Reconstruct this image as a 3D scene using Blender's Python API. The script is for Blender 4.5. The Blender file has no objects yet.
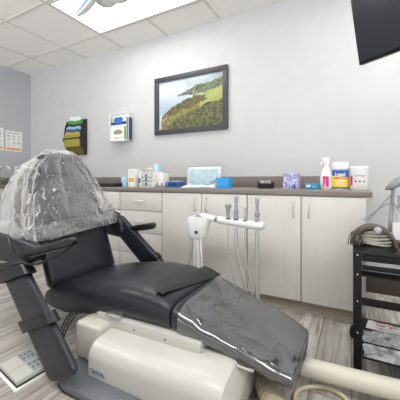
import bpy, bmesh, math, random
from mathutils import Vector, Matrix, noise
random.seed(7)
PI = math.pi
S = bpy.context.scene
C = S.collection
FZ = 0.09            # floor height; the camera sits at 0.93

# ------------------------------------------------------------------ materials
def lin(c):
    r = []
    for v in c:
        v = v / 255.0
        r.append(v / 12.92 if v <= .04045 else ((v + .055) / 1.055) ** 2.4)
    return (r[0], r[1], r[2], 1)

def setin(b, **k):
    for n, v in k.items():
        n = n.replace('_', ' ')
        if n in b.inputs: b.inputs[n].default_value = v

def mat(name, col, rough=.5, metal=0, bump=0, bscale=50, var=0, vscale=8, stretch=None, coat=0, emit=0, alpha=1, trans=0, spec=.5, bdist=.01):
    m = bpy.data.materials.new(name); m.use_nodes = True
    nt = m.node_tree; N = nt.nodes; L = nt.links
    b = N['Principled BSDF']
    c = lin(col)
    setin(b, Base_Color=c, Roughness=rough, Metallic=metal, Coat_Weight=coat, Alpha=alpha, Transmission_Weight=trans, Specular_IOR_Level=spec)
    if emit: setin(b, Emission_Color=c, Emission_Strength=emit)
    tc = N.new('ShaderNodeTexCoord'); mp = N.new('ShaderNodeMapping')
    L.new(tc.outputs['Object'], mp.inputs['Vector'])
    if stretch: mp.inputs['Scale'].default_value = stretch
    if True:
        n = N.new('ShaderNodeTexNoise'); n.inputs['Scale'].default_value = vscale; n.inputs['Detail'].default_value = 5
        L.new(mp.outputs['Vector'], n.inputs['Vector'])
        rp = N.new('ShaderNodeValToRGB')
        v = max(var, .02)
        rp.color_ramp.elements[0].position = .3; rp.color_ramp.elements[1].position = .7
        rp.color_ramp.elements[0].color = tuple(x * (1 - v) for x in c[:3]) + (1,)
        rp.color_ramp.elements[1].color = tuple(min(1, x * (1 + v)) for x in c[:3]) + (1,)
        L.new(n.outputs['Fac'], rp.inputs['Fac']); L.new(rp.outputs['Color'], b.inputs['Base Color'])
    if bump:
        n2 = N.new('ShaderNodeTexNoise'); n2.inputs['Scale'].default_value = bscale; n2.inputs['Detail'].default_value = 4
        L.new(mp.outputs['Vector'], n2.inputs['Vector'])
        bp = N.new('ShaderNodeBump'); bp.inputs['Strength'].default_value = bump; bp.inputs['Distance'].default_value = bdist
        L.new(n2.outputs['Fac'], bp.inputs['Height']); L.new(bp.outputs['Normal'], b.inputs['Normal'])
    return m

def film(name, col, white=.35,  gloss=.25, rough=.12, bump=.6, bscale=14, wscale=9, stretch=(1, 1, 1), con=.5, face=.5):
    """thin clear plastic film: mostly see-through, a little milky, glossy"""
    m = bpy.data.materials.new(name); m.use_nodes = True
    nt = m.node_tree; N = nt.nodes; L = nt.links
    for n in list(N):
        if n.type != 'OUTPUT_MATERIAL': N.remove(n)
    out = [n for n in N if n.type == 'OUTPUT_MATERIAL'][0]
    tr = N.new('ShaderNodeBsdfTransparent'); tr.inputs['Color'].default_value = (.97, .97, .98, 1)
    df = N.new('ShaderNodeBsdfDiffuse'); df.inputs['Color'].default_value = lin(col)
    tl = N.new('ShaderNodeBsdfTranslucent'); tl.inputs['Color'].default_value = lin(col)
    gl = N.new('ShaderNodeBsdfGlossy'); gl.inputs['Roughness'].default_value = rough
    tc = N.new('ShaderNodeTexCoord')
    no = N.new('ShaderNodeTexNoise'); no.inputs['Scale'].default_value = bscale; no.inputs['Detail'].default_value = 6; no.inputs['Distortion'].default_value = .6
    mpp = N.new('ShaderNodeMapping'); mpp.inputs['Scale'].default_value = stretch
    L.new(tc.outputs['Object'], mpp.inputs['Vector']); L.new(mpp.outputs['Vector'], no.inputs['Vector'])
    bp = N.new('ShaderNodeBump'); bp.inputs['Strength'].default_value = bump; bp.inputs['Distance'].default_value = .02
    L.new(no.outputs['Fac'], bp.inputs['Height'])
    for s in (df, tl, gl): L.new(bp.outputs['Normal'], s.inputs['Normal'])
    dm = N.new('ShaderNodeMixShader'); dm.inputs[0].default_value = .4
    L.new(df.outputs[0], dm.inputs[1]); L.new(tl.outputs[0], dm.inputs[2])
    n3 = N.new('ShaderNodeTexNoise'); n3.inputs['Scale'].default_value = wscale; n3.inputs['Detail'].default_value = 5; n3.inputs['Distortion'].default_value = 1.0
    L.new(mpp.outputs['Vector'], n3.inputs['Vector'])
    mr = N.new('ShaderNodeMapRange'); mr.inputs[1].default_value = .38; mr.inputs[2].default_value = .64
    mr.inputs[3].default_value = white * (1 - con); mr.inputs[4].default_value = white * (1 + con)
    L.new(n3.outputs['Fac'], mr.inputs[0])
    lf = N.new('ShaderNodeLayerWeight'); lf.inputs['Blend'].default_value = .5; L.new(bp.outputs['Normal'], lf.inputs['Normal'])
    pw = N.new('ShaderNodeMath'); pw.operation = 'POWER'; pw.inputs[1].default_value = 1.6; L.new(lf.outputs['Facing'], pw.inputs[0])
    ma = N.new('ShaderNodeMath'); ma.operation = 'MULTIPLY_ADD'; ma.inputs[1].default_value = face; L.new(pw.outputs[0], ma.inputs[0]); L.new(mr.outputs[0], ma.inputs[2])
    ma.use_clamp = True
    m1 = N.new('ShaderNodeMixShader'); L.new(ma.outputs[0], m1.inputs[0])
    L.new(tr.outputs[0], m1.inputs[1]); L.new(dm.outputs[0], m1.inputs[2])
    lw = N.new('ShaderNodeLayerWeight'); lw.inputs['Blend'].default_value = gloss
    L.new(bp.outputs['Normal'], lw.inputs['Normal'])
    m2 = N.new('ShaderNodeMixShader'); L.new(lw.outputs['Fresnel'], m2.inputs[0])
    L.new(m1.outputs[0], m2.inputs[1]); L.new(gl.outputs[0], m2.inputs[2])
    L.new(m2.outputs[0], out.inputs[0])
    return m

def decalmat():
    m = bpy.data.materials.new('printed_surface'); m.use_nodes = True
    N = m.node_tree.nodes; L = m.node_tree.links
    a = N.new('ShaderNodeVertexColor'); a.layer_name = 'Col'
    L.new(a.outputs['Color'], N['Principled BSDF'].inputs['Base Color'])
    setin(N['Principled BSDF'], Roughness=.55)
    return m

def floormat():
    m = bpy.data.materials.new('grey_wood_plank'); m.use_nodes = True
    N = m.node_tree.nodes; L = m.node_tree.links; b = N['Principled BSDF']
    tc = N.new('ShaderNodeTexCoord')
    mp = N.new('ShaderNodeMapping'); mp.inputs['Rotation'].default_value = (0, 0, PI / 2)
    L.new(tc.outputs['Object'], mp.inputs['Vector'])
    br = N.new('ShaderNodeTexBrick'); br.offset = .37
    br.inputs['Scale'].default_value = 1; br.inputs['Brick Width'].default_value = 1.2; br.inputs['Row Height'].default_value = .15
    br.inputs['Mortar Size'].default_value = .0015; br.inputs['Mortar Smooth'].default_value = 0
    br.inputs['Color1'].default_value = (0, 0, 0, 1); br.inputs['Color2'].default_value = (1, 1, 1, 1); br.inputs['Mortar'].default_value = (.5, .5, .5, 1)
    L.new(mp.outputs['Vector'], br.inputs['Vector'])
    # grain, stretched along the planks and shifted per plank
    ad = N.new('ShaderNodeVectorMath'); ad.operation = 'MULTIPLY_ADD'
    L.new(br.outputs['Color'], ad.inputs[0]); ad.inputs[1].default_value = (3, 5, 2); L.new(tc.outputs['Object'], ad.inputs[2])
    m2 = N.new('ShaderNodeMapping'); m2.inputs['Scale'].default_value = (22, 1.6, 1)
    L.new(ad.outputs[0], m2.inputs['Vector'])
    n = N.new('ShaderNodeTexNoise'); n.inputs['Scale'].default_value = 1.6; n.inputs['Detail'].default_value = 8; n.inputs['Roughness'].default_value = .62; n.inputs['Distortion'].default_value = .5
    L.new(m2.outputs['Vector'], n.inputs['Vector'])
    rp = N.new('ShaderNodeValToRGB'); E = rp.color_ramp.elements
    E[0].position = .3; E[0].color = lin((118, 112, 106)); E[1].position = .66; E[1].color = lin((206, 203, 198))
    e = E.new(.46); e.color = lin((170, 165, 159))
    L.new(n.outputs['Fac'], rp.inputs['Fac'])
    mx = N.new('ShaderNodeMix'); mx.data_type = 'RGBA'; mx.blend_type = 'MULTIPLY'; mx.inputs[0].default_value = 1
    r2 = N.new('ShaderNodeValToRGB'); r2.color_ramp.elements[0].color = (.78, .775, .77, 1); r2.color_ramp.elements[1].color = (1.05, 1.05, 1.05, 1)
    L.new(br.outputs['Color'], r2.inputs['Fac'])
    L.new(rp.outputs['Color'], mx.inputs[6]); L.new(r2.outputs['Color'], mx.inputs[7])
    m3 = N.new('ShaderNodeMix'); m3.data_type = 'RGBA'; m3.inputs[7].default_value = lin((80, 72, 66))
    L.new(br.outputs['Fac'], m3.inputs[0]); L.new(mx.outputs[2], m3.inputs[6])
    L.new(m3.outputs[2], b.inputs['Base Color']); setin(b, Roughness=.42)
    return m

def woodgrain(name, c1, c2, axis=(60, 60, 1.6)):
    m = bpy.data.materials.new(name); m.use_nodes = True
    N = m.node_tree.nodes; L = m.node_tree.links; b = N['Principled BSDF']
    tc = N.new('ShaderNodeTexCoord'); mp = N.new('ShaderNodeMapping'); mp.inputs['Scale'].default_value = axis
    L.new(tc.outputs['Object'], mp.inputs['Vector'])
    n = N.new('ShaderNodeTexNoise'); n.inputs['Scale'].default_value = 1.5; n.inputs['Detail'].default_value = 6; n.inputs['Distortion'].default_value = .3
    L.new(mp.outputs['Vector'], n.inputs['Vector'])
    rp = N.new('ShaderNodeValToRGB'); E = rp.color_ramp.elements
    E[0].position = .34; E[0].color = lin(c1); E[1].position = .62; E[1].color = lin(c2)
    L.new(n.outputs['Fac'], rp.inputs['Fac']); L.new(rp.outputs['Color'], b.inputs['Base Color']); setin(b, Roughness=.5)
    return m

M = {}
M['wall'] = mat('painted_wall', (196, 197, 198), .7, bump=.08, bscale=180, bdist=.002)
M['wallgrey'] = mat('painted_wall_grey', (184, 187, 191), .7, bump=.08, bscale=180, bdist=.002)
M['tile'] = mat('ceiling_tile', (240, 238, 233), .95, bump=.35, bscale=26, var=.03, vscale=60, bdist=.01)
M['tbar'] = mat('ceiling_bar', (212, 210, 204), .5)
M['floor'] = floormat()
M['cab'] = woodgrain('pale_laminate', (214, 212, 207), (221, 219, 214), (110, 110, 2.2))
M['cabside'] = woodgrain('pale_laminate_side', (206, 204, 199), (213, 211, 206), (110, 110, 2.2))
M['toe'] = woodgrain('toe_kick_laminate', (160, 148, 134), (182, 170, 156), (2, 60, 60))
M['counter'] = mat('taupe_counter', (130, 122, 115), .4, var=.06, vscale=60)
M['bsplash'] = mat('taupe_backsplash', (122, 114, 108), .5, var=.05, vscale=40)
M['baseb'] = mat('dark_brown_base', (72, 62, 56), .5)
M['steel'] = mat('brushed_steel', (225, 225, 225), .35, 1)
M['chrome'] = mat('chrome', (215, 215, 218), .12, 1)
M['vinyl'] = mat('black_vinyl', (31, 33, 42), .38, bump=.04, bscale=240, spec=.55, bdist=.001)
M['vinyl2'] = mat('black_vinyl_strap', (18, 19, 24), .36, bump=.2, bscale=60, spec=.5, bdist=.002)
M['blackpl'] = mat('black_plastic', (30, 30, 33), .35)
M['ivory'] = mat('ivory_enamel', (196, 196, 190), .35, coat=.15)
M['ivory2'] = mat('ivory_plastic', (196, 194, 184), .4)
M['white'] = mat('white_plastic', (235, 235, 235), .35)
M['whitepaper'] = mat('white_paper', (236, 236, 234), .7)
M['cream_tube'] = mat('cream_tube', (206, 202, 188), .4)
M['hose'] = mat('beige_corrugated_hose', (170, 158, 132), .55)
M['thinhose'] = mat('beige_thin_hose', (214, 202, 172), .45)
M['greyhose'] = mat('light_grey_hose', (176, 175, 170), .5)
M['hpgrey'] = mat('handpiece_grey', (158, 161, 168), .3, .2)
M['basegrey'] = mat('grey_base_plate', (104, 108, 114), .45, var=.04)
M['pedgrey'] = mat('grey_keypad', (150, 154, 160), .5)
M['frame'] = mat('dark_picture_frame', (58, 58, 62), .4)
M['decal'] = decalmat()
M['cartmetal'] = mat('black_powder_coat', (12, 12, 13), .5, spec=.3)
M['carttop'] = mat('black_wood_top', (20, 20, 22), .32, var=.1, spec=.4)
M['rail_rust'] = mat('brown_rubber', (92, 80, 73), .5, var=.1)
M['coil'] = mat('pale_green_grey_hose', (158, 159, 146), .4)
M['blue'] = mat('blue_plastic', (50, 160, 236), .4)
M['darkblue'] = mat('dark_blue_plastic', (40, 108, 184), .4)
M['sky'] = mat('light_blue_card', (160, 206, 224), .5)
M['pouch'] = mat('pale_blue_pouch', (206, 218, 223), .25, var=.06, vscale=30, bump=.4, bscale=30)
M['wiremesh'] = mat('black_wire_mesh', (34, 34, 36), .4)
M['pink'] = mat('pink_label', (214, 40, 130), .5)
M['yellow'] = mat('yellow_label', (244, 214, 40), .45)
M['lysblue'] = mat('blue_label', (30, 84, 170), .45)
M['red'] = mat('red_print', (196, 40, 44), .5)
M['ink'] = mat('dark_ink', (60, 60, 66), .6)
M['inkblue'] = mat('blue_ink', (92, 100, 150), .6)
M['orange'] = mat('orange_print', (240, 168, 60), .5)
M['screen'] = mat('tv_screen', (22, 26, 34), .22, spec=.5)
M['tvbezel'] = mat('tv_bezel', (20, 20, 22), .2)
M['silver'] = mat('silver_plastic', (150, 152, 156), .35, .4)
M['lamp_white'] = mat('lamp_white_plastic', (222, 224, 224), .35)
M['reflector'] = mat('lamp_reflector', (150, 196, 226), .15, .5)
M['diffuser'] = mat('lit_diffuser', (255, 253, 248), .5, emit=6.5)
M['diffuser_bright'] = mat('lit_diffuser_bright', (255, 253, 248), .5, emit=12.5)  # boosted glow for the added unseen panels, sparing the back wall
M['film'] = film('clear_bag_film', (255, 255, 255), .11, .36, .07, .34, 13, 9, (1.6, 1.6, .22), .5, 1.1)
M['filmhem'] = film('gathered_film', (255, 255, 255), .32, .30, .10, .25, 24, 22, con=.5, face=.6)
M['film2'] = film('clear_foot_cover', (214, 217, 226), .09, .62, .06, .15, 9, 6, con=.3, face=.22)
M['film3'] = film('crumpled_clear_bag', (244, 245, 248), .5, .35, .12, 1.0, 30, 22)
M['clear'] = film('clear_wire_plastic', (240, 242, 244), .5, .3, .1, .05)
for i, c in enumerate([(74, 160, 44), (40, 44, 50), (150, 190, 222), (60, 78, 110), (176, 166, 80), (158, 148, 62), (104, 98, 40), (240, 236, 226)]):
    M['folder%d' % i] = mat('folder_card_%s' % 'abcdefgh'[i], c, .55)

# ------------------------------------------------------------------ mesh helpers
class B:
    def __init__(s): s.bm = bmesh.new()
    def _merge(s, other):
        me = bpy.data.meshes.new('tmp'); other.to_mesh(me); other.free(); s.bm.from_mesh(me); bpy.data.meshes.remove(me)
    def box(s, x0, x1, y0, y1, z0, z1, bev=0, seg=2, rot=None, piv=None):
        b = bmesh.new(); bmesh.ops.create_cube(b, size=1)
        for v in b.verts:
            v.co = Vector(((x0 + x1) / 2 + v.co.x * (x1 - x0), (y0 + y1) / 2 + v.co.y * (y1 - y0), (z0 + z1) / 2 + v.co.z * (z1 - z0)))
        if bev: bmesh.ops.bevel(b, geom=b.edges[:], offset=bev, segments=seg, profile=.5, affect='EDGES')
        if rot is not None:
            p = Vector(piv) if piv else Vector(((x0 + x1) / 2, (y0 + y1) / 2, (z0 + z1) / 2))
            for v in b.verts: v.co = rot @ (v.co - p) + p
        s._merge(b); return s
    def obox(s, P, ux, uy, uz, bev=0, seg=2):
        """box from corner P spanned by three vectors"""
        P, ux, uy, uz = map(Vector, (P, ux, uy, uz))
        b = bmesh.new(); bmesh.ops.create_cube(b, size=1)
        lx, ly, lz = ux.length, uy.length, uz.length
        for v in b.verts: v.co = Vector(((v.co.x + .5) * lx, (v.co.y + .5) * ly, (v.co.z + .5) * lz))
        if bev: bmesh.ops.bevel(b, geom=b.edges[:], offset=bev, segments=seg, profile=.5, affect='EDGES')
        for v in b.verts: v.co = P + ux * (v.co.x / lx) + uy * (v.co.y / ly) + uz * (v.co.z / lz)
        bmesh.ops.recalc_face_normals(b, faces=b.faces[:])
        s._merge(b); return s
    def tube(s, pts, r, n=10, cap=True, rfn=None):
        pts = [Vector(p) for p in pts]; b = bmesh.new(); rings = []
        t0 = (pts[1] - pts[0]).normalized(); up = Vector((0, 0, 1)) if abs(t0.z) < .9 else Vector((1, 0, 0))
        nx = t0.cross(up).normalized()
        for i, p in enumerate(pts):
            t = (pts[min(i + 1, len(pts) - 1)] - pts[max(i - 1, 0)]).normalized()
            nx = (nx - t * nx.dot(t)).normalized(); ny = t.cross(nx)
            rr = rfn(i) if rfn else r
            rings.append([b.verts.new(p + (nx * math.cos(2 * PI * k / n) + ny * math.sin(2 * PI * k / n)) * rr) for k in range(n)])
        for a, c in zip(rings, rings[1:]):
            for k in range(n): b.faces.new((a[k], a[(k + 1) % n], c[(k + 1) % n], c[k]))
        if cap: b.faces.new(rings[0][::-1]); b.faces.new(rings[-1])
        s._merge(b); return s
    def cyl(s, p0, p1, r, n=20, r2=None):
        return s.tube([p0, p1], r, n, rfn=(lambda i: r if i == 0 else (r if r2 is None else r2)))
    def lathe(s, c, prof, n=24, axis=None):
        """prof: (radius, height) pairs"""
        b = bmesh.new(); rings = []
        R = Vector((0, 0, 1)).rotation_difference(Vector(axis).normalized()).to_matrix() if axis else Matrix.Identity(3)
        c = Vector(c)
        for r, h in prof:
            rings.append([b.verts.new(c + R @ Vector((r * math.cos(2 * PI * k / n), r * math.sin(2 * PI * k / n), h))) for k in range(n)])
        for a, d in zip(rings, rings[1:]):
            for k in range(n): b.faces.new((a[k], a[(k + 1) % n], d[(k + 1) % n], d[k]))
        if prof[0][0] > 1e-5: b.faces.new(rings[0][::-1])
        if prof[-1][0] > 1e-5: b.faces.new(rings[-1])
        bmesh.ops.remove_doubles(b, verts=b.verts[:], dist=1e-6)
        s._merge(b); return s
    def prism(s, poly, off, bev=0, seg=2):
        """extrude 3-D polygon by off"""
        b = bmesh.new(); vs = [b.verts.new(Vector(p)) for p in poly]; f = b.faces.new(vs)
        r = bmesh.ops.extrude_face_region(b, geom=[f])
        for e in r['geom']:
            if isinstance(e, bmesh.types.BMVert): e.co += Vector(off)
        bmesh.ops.recalc_face_normals(b, faces=b.faces[:])
        if bev: bmesh.ops.bevel(b, geom=b.edges[:], offset=bev, segments=seg, profile=.5, affect='EDGES')
        s._merge(b); return s
    def loft(s, secs, cap=True, closed=True):
        b = bmesh.new(); rings = [[b.verts.new(Vector(p)) for p in q] for q in secs]; n = len(rings[0])
        for a, c in zip(rings, rings[1:]):
            for k in range(n if closed else n - 1): b.faces.new((a[k], a[(k + 1) % n], c[(k + 1) % n], c[k]))
        if cap: b.faces.new(rings[0][::-1]); b.faces.new(rings[-1])
        bmesh.ops.recalc_face_normals(b, faces=b.faces[:])
        s._merge(b); return s
    def sphere(s, c, r, sx=1, sy=1, sz=1, seg=20):
        b = bmesh.new(); bmesh.ops.create_uvsphere(b, u_segments=seg, v_segments=seg // 2, radius=r)
        for v in b.verts: v.co = Vector((v.co.x * sx, v.co.y * sy, v.co.z * sz)) + Vector(c)
        s._merge(b); return s
    def build(s, name, m, parent=None, smooth=True, origin=None, angle=40):
        me = bpy.data.meshes.new(name)
        if parent is not None: org = wloc(parent)
        else:
            org = Vector((0, 0, 0))
        org2 = org
        if parent is None and origin is not None: org2 = Vector(origin)
        for v in s.bm.verts: v.co -= org2
        for f in s.bm.faces: f.smooth = smooth
        if smooth:
            lim = math.radians(angle)
            for e in s.bm.edges:
                if len(e.link_faces) == 2 and e.calc_face_angle(0) > lim: e.smooth = False
        s.bm.to_mesh(me); s.bm.free()
        me.materials.append(m)
        o = bpy.data.objects.new(name, me); C.objects.link(o)
        if parent is not None: o.parent = parent
        elif origin is not None: o.location = origin
        return o

def wloc(o):
    v = Vector((0, 0, 0))
    while o: v = v + o.location; o = o.parent
    return v

def thing(name, label, cat, loc, group=None):
    o = bpy.data.objects.new(name, None); C.objects.link(o); o.location = loc; o.empty_display_size = .05
    return tag(o, label, cat, group)
def tag(o, label, cat, group=None, kind=None):
    o['label'] = label; o['category'] = cat
    if group: o['group'] = group
    if kind: o['kind'] = kind
    return o
def struct(o): o['kind'] = 'structure'; return o
def copy_tree(o, loc=None, parent=None):
    c = o.copy(); C.objects.link(c)
    if parent is not None: c.parent = parent
    for ch in [x for x in list(S.objects) if x.parent == o]: copy_tree(ch, None, c)
    if loc is not None: c.location = loc
    return c

def curve(pts, n=12):
    """Catmull-Rom through pts"""
    P = [Vector(p) for p in pts]; P = [P[0] * 2 - P[1]] + P + [P[-1] * 2 - P[-2]]; out = []
    for i in range(1, len(P) - 2):
        for k in range(n):
            t = k / n; a, b, c, d = P[i - 1:i + 3]
            out.append(.5 * ((2 * b) + (c - a) * t + (2 * a - 5 * b + 4 * c - d) * t * t + (3 * b - a - 3 * c + d) * t ** 3))
    out.append(P[-2]); return out

def decal(name, P, ux, uy, nx, ny, fn, parent, curvefn=None):
    """printed sheet: a grid with one colour per cell; fn(u, v) -> sRGB 0..255"""
    P, ux, uy = map(Vector, (P, ux, uy)); org = wloc(parent) if parent else Vector((0, 0, 0))
    vs = []; fs = []; cols = []
    for j in range(ny + 1):
        for i in range(nx + 1):
            p = P + ux * (i / nx) + uy * (j / ny)
            if curvefn: p = Vector(curvefn(i / nx, j / ny))
            vs.append(p - org)
    for j in range(ny):
        for i in range(nx):
            a = j * (nx + 1) + i; fs.append((a, a + 1, a + nx + 2, a + nx + 1)); cols.append(lin(fn((i + .5) / nx, (j + .5) / ny)))
    me = bpy.data.meshes.new(name); me.from_pydata(vs, [], fs)
    ca = me.color_attributes.new('Col', 'FLOAT_COLOR', 'CORNER')
    for pi_, p in enumerate(me.polygons):
        for li in p.loop_indices: ca.data[li].color = cols[pi_]
    me.materials.append(M['decal'])
    o = bpy.data.objects.new(name, me); C.objects.link(o)
    if parent: o.parent = parent
    return o

def text(name, s, P, right, up, size, m, parent, wrap=None, ext=.0004, bold=0):
    cu = bpy.data.curves.new('t', 'FONT'); cu.body = s; cu.size = size; cu.align_x = 'CENTER'; cu.align_y = 'CENTER'; cu.extrude = ext; cu.offset = bold
    t = bpy.data.objects.new('t', cu); C.objects.link(t)
    bpy.context.view_layer.update()
    me = bpy.data.meshes.new_from_object(t.evaluated_get(bpy.context.evaluated_depsgraph_get()))
    bpy.data.objects.remove(t)
    me.name = name
    R = Vector(right).normalized(); U = Vector(up).normalized(); Nn = R.cross(U)
    org = wloc(parent)
    for v in me.vertices:
        q = v.co.copy()
        if wrap:
            c, rad, a0 = wrap                          # wrap on a vertical cylinder, a0 = facing angle
            a = a0 + q.x / rad
            v.co = Vector((c[0] + (rad + q.z) * math.cos(a), c[1] + (rad + q.z) * math.sin(a), P[2] + q.y)) - org
        else: v.co = Vector(P) + R * q.x + U * q.y + Nn * q.z - org
    me.materials.clear(); me.materials.append(m)
    o = bpy.data.objects.new(name, me); C.objects.link(o); o.parent = parent
    return o

# ------------------------------------------------------------------ camera
cam = bpy.data.cameras.new('camera'); co = bpy.data.objects.new('camera', cam); C.objects.link(co); S.camera = co
co.location = (0, 0, .93); co.rotation_euler = (PI / 2, 0, math.radians(28.2))
cam.sensor_fit = 'HORIZONTAL'; cam.sensor_width = 36; cam.lens = 283 / 400 * 36; cam.clip_start = .02
cam.shift_y = -(200 - 179.8) / 400

# ------------------------------------------------------------------ room
XL, XR, YB, YF, ZC = -4.133, 1.9, 2.475, -1.6, 2.46
struct(B().box(XL - .1, XR + .1, YF, YB + .1, FZ - .1, FZ).build('floor', M['floor'], smooth=False))
struct(B().box(XL - .1, XR + .1, YF, YB + .1, ZC, ZC + .08).build('ceiling', M['tile'], smooth=False))
struct(B().box(XL - .1, XR + .1, YB, YB + .1, FZ, ZC).build('wall_back', M['wall'], smooth=False))
struct(B().box(XL - .1, XL, YF, YB, FZ, ZC).build('wall_left', M['wallgrey'], smooth=False))
struct(B().box(XR, XR + .1, YF, YB, FZ, ZC).build('wall_right', M['wall'], smooth=False))
struct(B().box(.085, XR, YB - .015, YB, FZ, FZ + .132, .003).build('baseboard_back', M['baseb']))
# ceiling grid
g = B(); X0, T = -3.547, .61
for k in range(0, 9): g.box(X0 + k * T - .011, X0 + k * T + .011, YF, YB, ZC - .006, ZC + .002)
for k in range(0, 7): g.box(XL, XR, 2.127 - k * T - .011, 2.127 - k * T + .011, ZC - .007, ZC + .002)
struct(g.build('trim_1', M['tbar'], smooth=False))

def troffer(k, j, label):
    x0 = X0 + k * T + .014; x1 = X0 + (k + 2) * T - .014; y1 = 2.127 - j * T - .014; y0 = y1 - T + .028
    t = thing('ceiling_light', label, 'ceiling light', ((x0 + x1) / 2, (y0 + y1) / 2, ZC - .012), 'recessed ceiling lights')
    f = B()
    for a in ((x0, x1, y0, y0 + .022), (x0, x1, y1 - .022, y1), (x0, x0 + .022, y0 + .022, y1 - .022), (x1 - .022, x1, y0 + .022, y1 - .022)):
        f.box(*a, ZC - .011, ZC - .001)
    f.build('frame', M['tbar'], t, smooth=False)
    B().box(x0 + .022, x1 - .022, y0 + .022, y1 - .022, ZC - .009, ZC - .002).build('diffuser', M['diffuser' if (k, j) == (2, 0) else 'diffuser_bright'], t, smooth=False)
troffer(2, 0, 'bright rectangular ceiling light panel set in the tiles above the dental chair')
troffer(6, 0, 'added unseen bright ceiling light panel above the right end of the counter')  # this and the following panels are added out of view to light the room
troffer(0, 3, 'added unseen bright ceiling light panel near the left wall, nearer the room front')
troffer(4, 3, 'added unseen bright ceiling light panel overhead in front of the cabinets, over the viewer')
troffer(7, 3, 'added unseen bright ceiling light panel near the right wall, nearer the room front')

# ------------------------------------------------------------------ cabinets and counters
CF = 1.865; CT = .83; CB = .172
def pull(b, axis, x, z, y=CF - .019, L=.09):
    h = L / 2
    if axis == 'z':
        b.tube(curve([(x, y, z - h), (x, y - .022, z - h + .004), (x, y - .026, z), (x, y - .022, z + h - .004), (x, y, z + h)], 5), .0045, 8)
    else:
        b.tube(curve([(x - h, y, z), (x - h + .004, y - .022, z), (x, y - .026, z), (x + h - .004, y - .022, z), (x + h, y, z)], 5), .0045, 8)
def cab_body(t, x0, x1, toe=True):
    B().box(x0 + .002, x1 - .002, CF, YB - .005, CB, CT, .001).build('body', M['cabside'], t)
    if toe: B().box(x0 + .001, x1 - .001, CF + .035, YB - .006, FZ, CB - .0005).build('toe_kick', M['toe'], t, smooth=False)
def door_cab(x0, x1, label, split=True):
    t = thing('base_cabinet', label, 'cabinet', ((x0 + x1) / 2, 2.17, FZ)); cab_body(t, x0, x1)
    xm = (x0 + x1) / 2
    for a, b_, hx in ((x0, xm, xm - .045), (xm, x1, xm + .045)):
        d = B().box(a + .0035, b_ - .0035, CF - .019, CF - .0005, CB + .002, CT - .003, .0012).build('door', M['cab'], t)
        h = B(); pull(h, 'z', hx, .745); h.build('handle', M['steel'], d)
def drawer_cab(x0, x1, label):
    t = thing('drawer_cabinet', label, 'cabinet', ((x0 + x1) / 2, 2.17, FZ)); cab_body(t, x0, x1)
    for z0, z1 in ((.672, .827), (.49, .672), (.312, .49), (CB, .312)):
        d = B().box(x0 + .0035, x1 - .0035, CF - .019, CF - .0005, z0 + .0035, z1 - .0035, .0012).build('drawer', M['cab'], t)
        h = B(); pull(h, 'x', (x0 + x1) / 2, (z0 + z1) / 2 + .006, L=.10); h.build('handle', M['steel'], d)
door_cab(-.627, .073, 'pale wood-grain two-door base cabinet at the right end of the counter')
door_cab(-1.333, -.627, 'pale two-door base cabinet behind the white instrument holder, next to the drawers')
drawer_cab(-1.782, -1.333, 'pale four-drawer cabinet beside the two-door cabinets, behind the far armrest')
drawer_cab(-2.231, -1.782, 'pale four-drawer cabinet partly hidden behind the chair back')
door_cab(-3.05, -2.231, 'pale base cabinet behind the plastic-covered headrest')
# back counter
t = thing('countertop', 'long taupe laminate countertop with low backsplash along the back wall', 'countertop', (-2, 2.15, CT))
B().box(XL + .002, .102, 1.838, YB - .003, CT, .865, .006, 3).build('worktop', M['counter'], t)
B().box(XL + .002, .102, YB - .022, YB - .003, .8655, .960, .003).build('backsplash', M['bsplash'], t)
# left sink counter
def xcab(y0, y1, label):
    t = thing('base_cabinet', label, 'cabinet', (-3.83, (y0 + y1) / 2, FZ))
    B().box(XL + .005, -3.56, y0 + .002, y1 - .002, CB, CT, .001).build('body', M['cabside'], t)
    B().box(XL + .006, -3.60, y0 + .001, y1 - .001, FZ, CB - .0005).build('toe_kick', M['toe'], t, smooth=False)
    ym = (y0 + y1) / 2
    for a, b_, hy in ((y0, ym, ym - .04), (ym, y1, ym + .04)):
        d = B().box(-3.5595, -3.541, a + .0035, b_ - .0035, CB + .002, CT - .003, .0012).build('door', M['cab'], t)
        B().tube(curve([(-3.541, hy, .70), (-3.518, hy, .705), (-3.515, hy, .745), (-3.518, hy, .785), (-3.541, hy, .79)], 5), .0045, 8).build('handle', M['steel'], d)
xcab(.9, 1.83, 'pale sink cabinet standing against the left wall')
t = thing('sink_counter', 'taupe countertop with stainless sink against the left wall', 'countertop', (-3.83, 1.4, CT))
b = B()
b.box(XL + .002, -4.02, .9, 1.8365, CT, .865); b.box(-3.66, -3.53, .9, 1.8365, CT, .865, .004)
b.box(-4.02, -3.66, .9, 1.2, CT, .865); b.box(-4.02, -3.66, 1.75, 1.8365, CT, .865)
b.build('worktop', M['counter'], t)
sb = B()
sb.box(-4.02, -3.66, 1.2, 1.75, CT + .0, CT + .004)
for a in ((-4.02, -4.012, 1.2, 1.75), (-3.668, -3.66, 1.2, 1.75), (-4.012, -3.668, 1.2, 1.208), (-4.012, -3.668, 1.742, 1.75)): sb.box(*a, CT + .004, .868)
sb.build('sink_basin', M['steel'], t)
B().box(XL + .003, XL + .022, .9, 2.44, .8655, .960, .003).build('backsplash', M['bsplash'], t)
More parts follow.
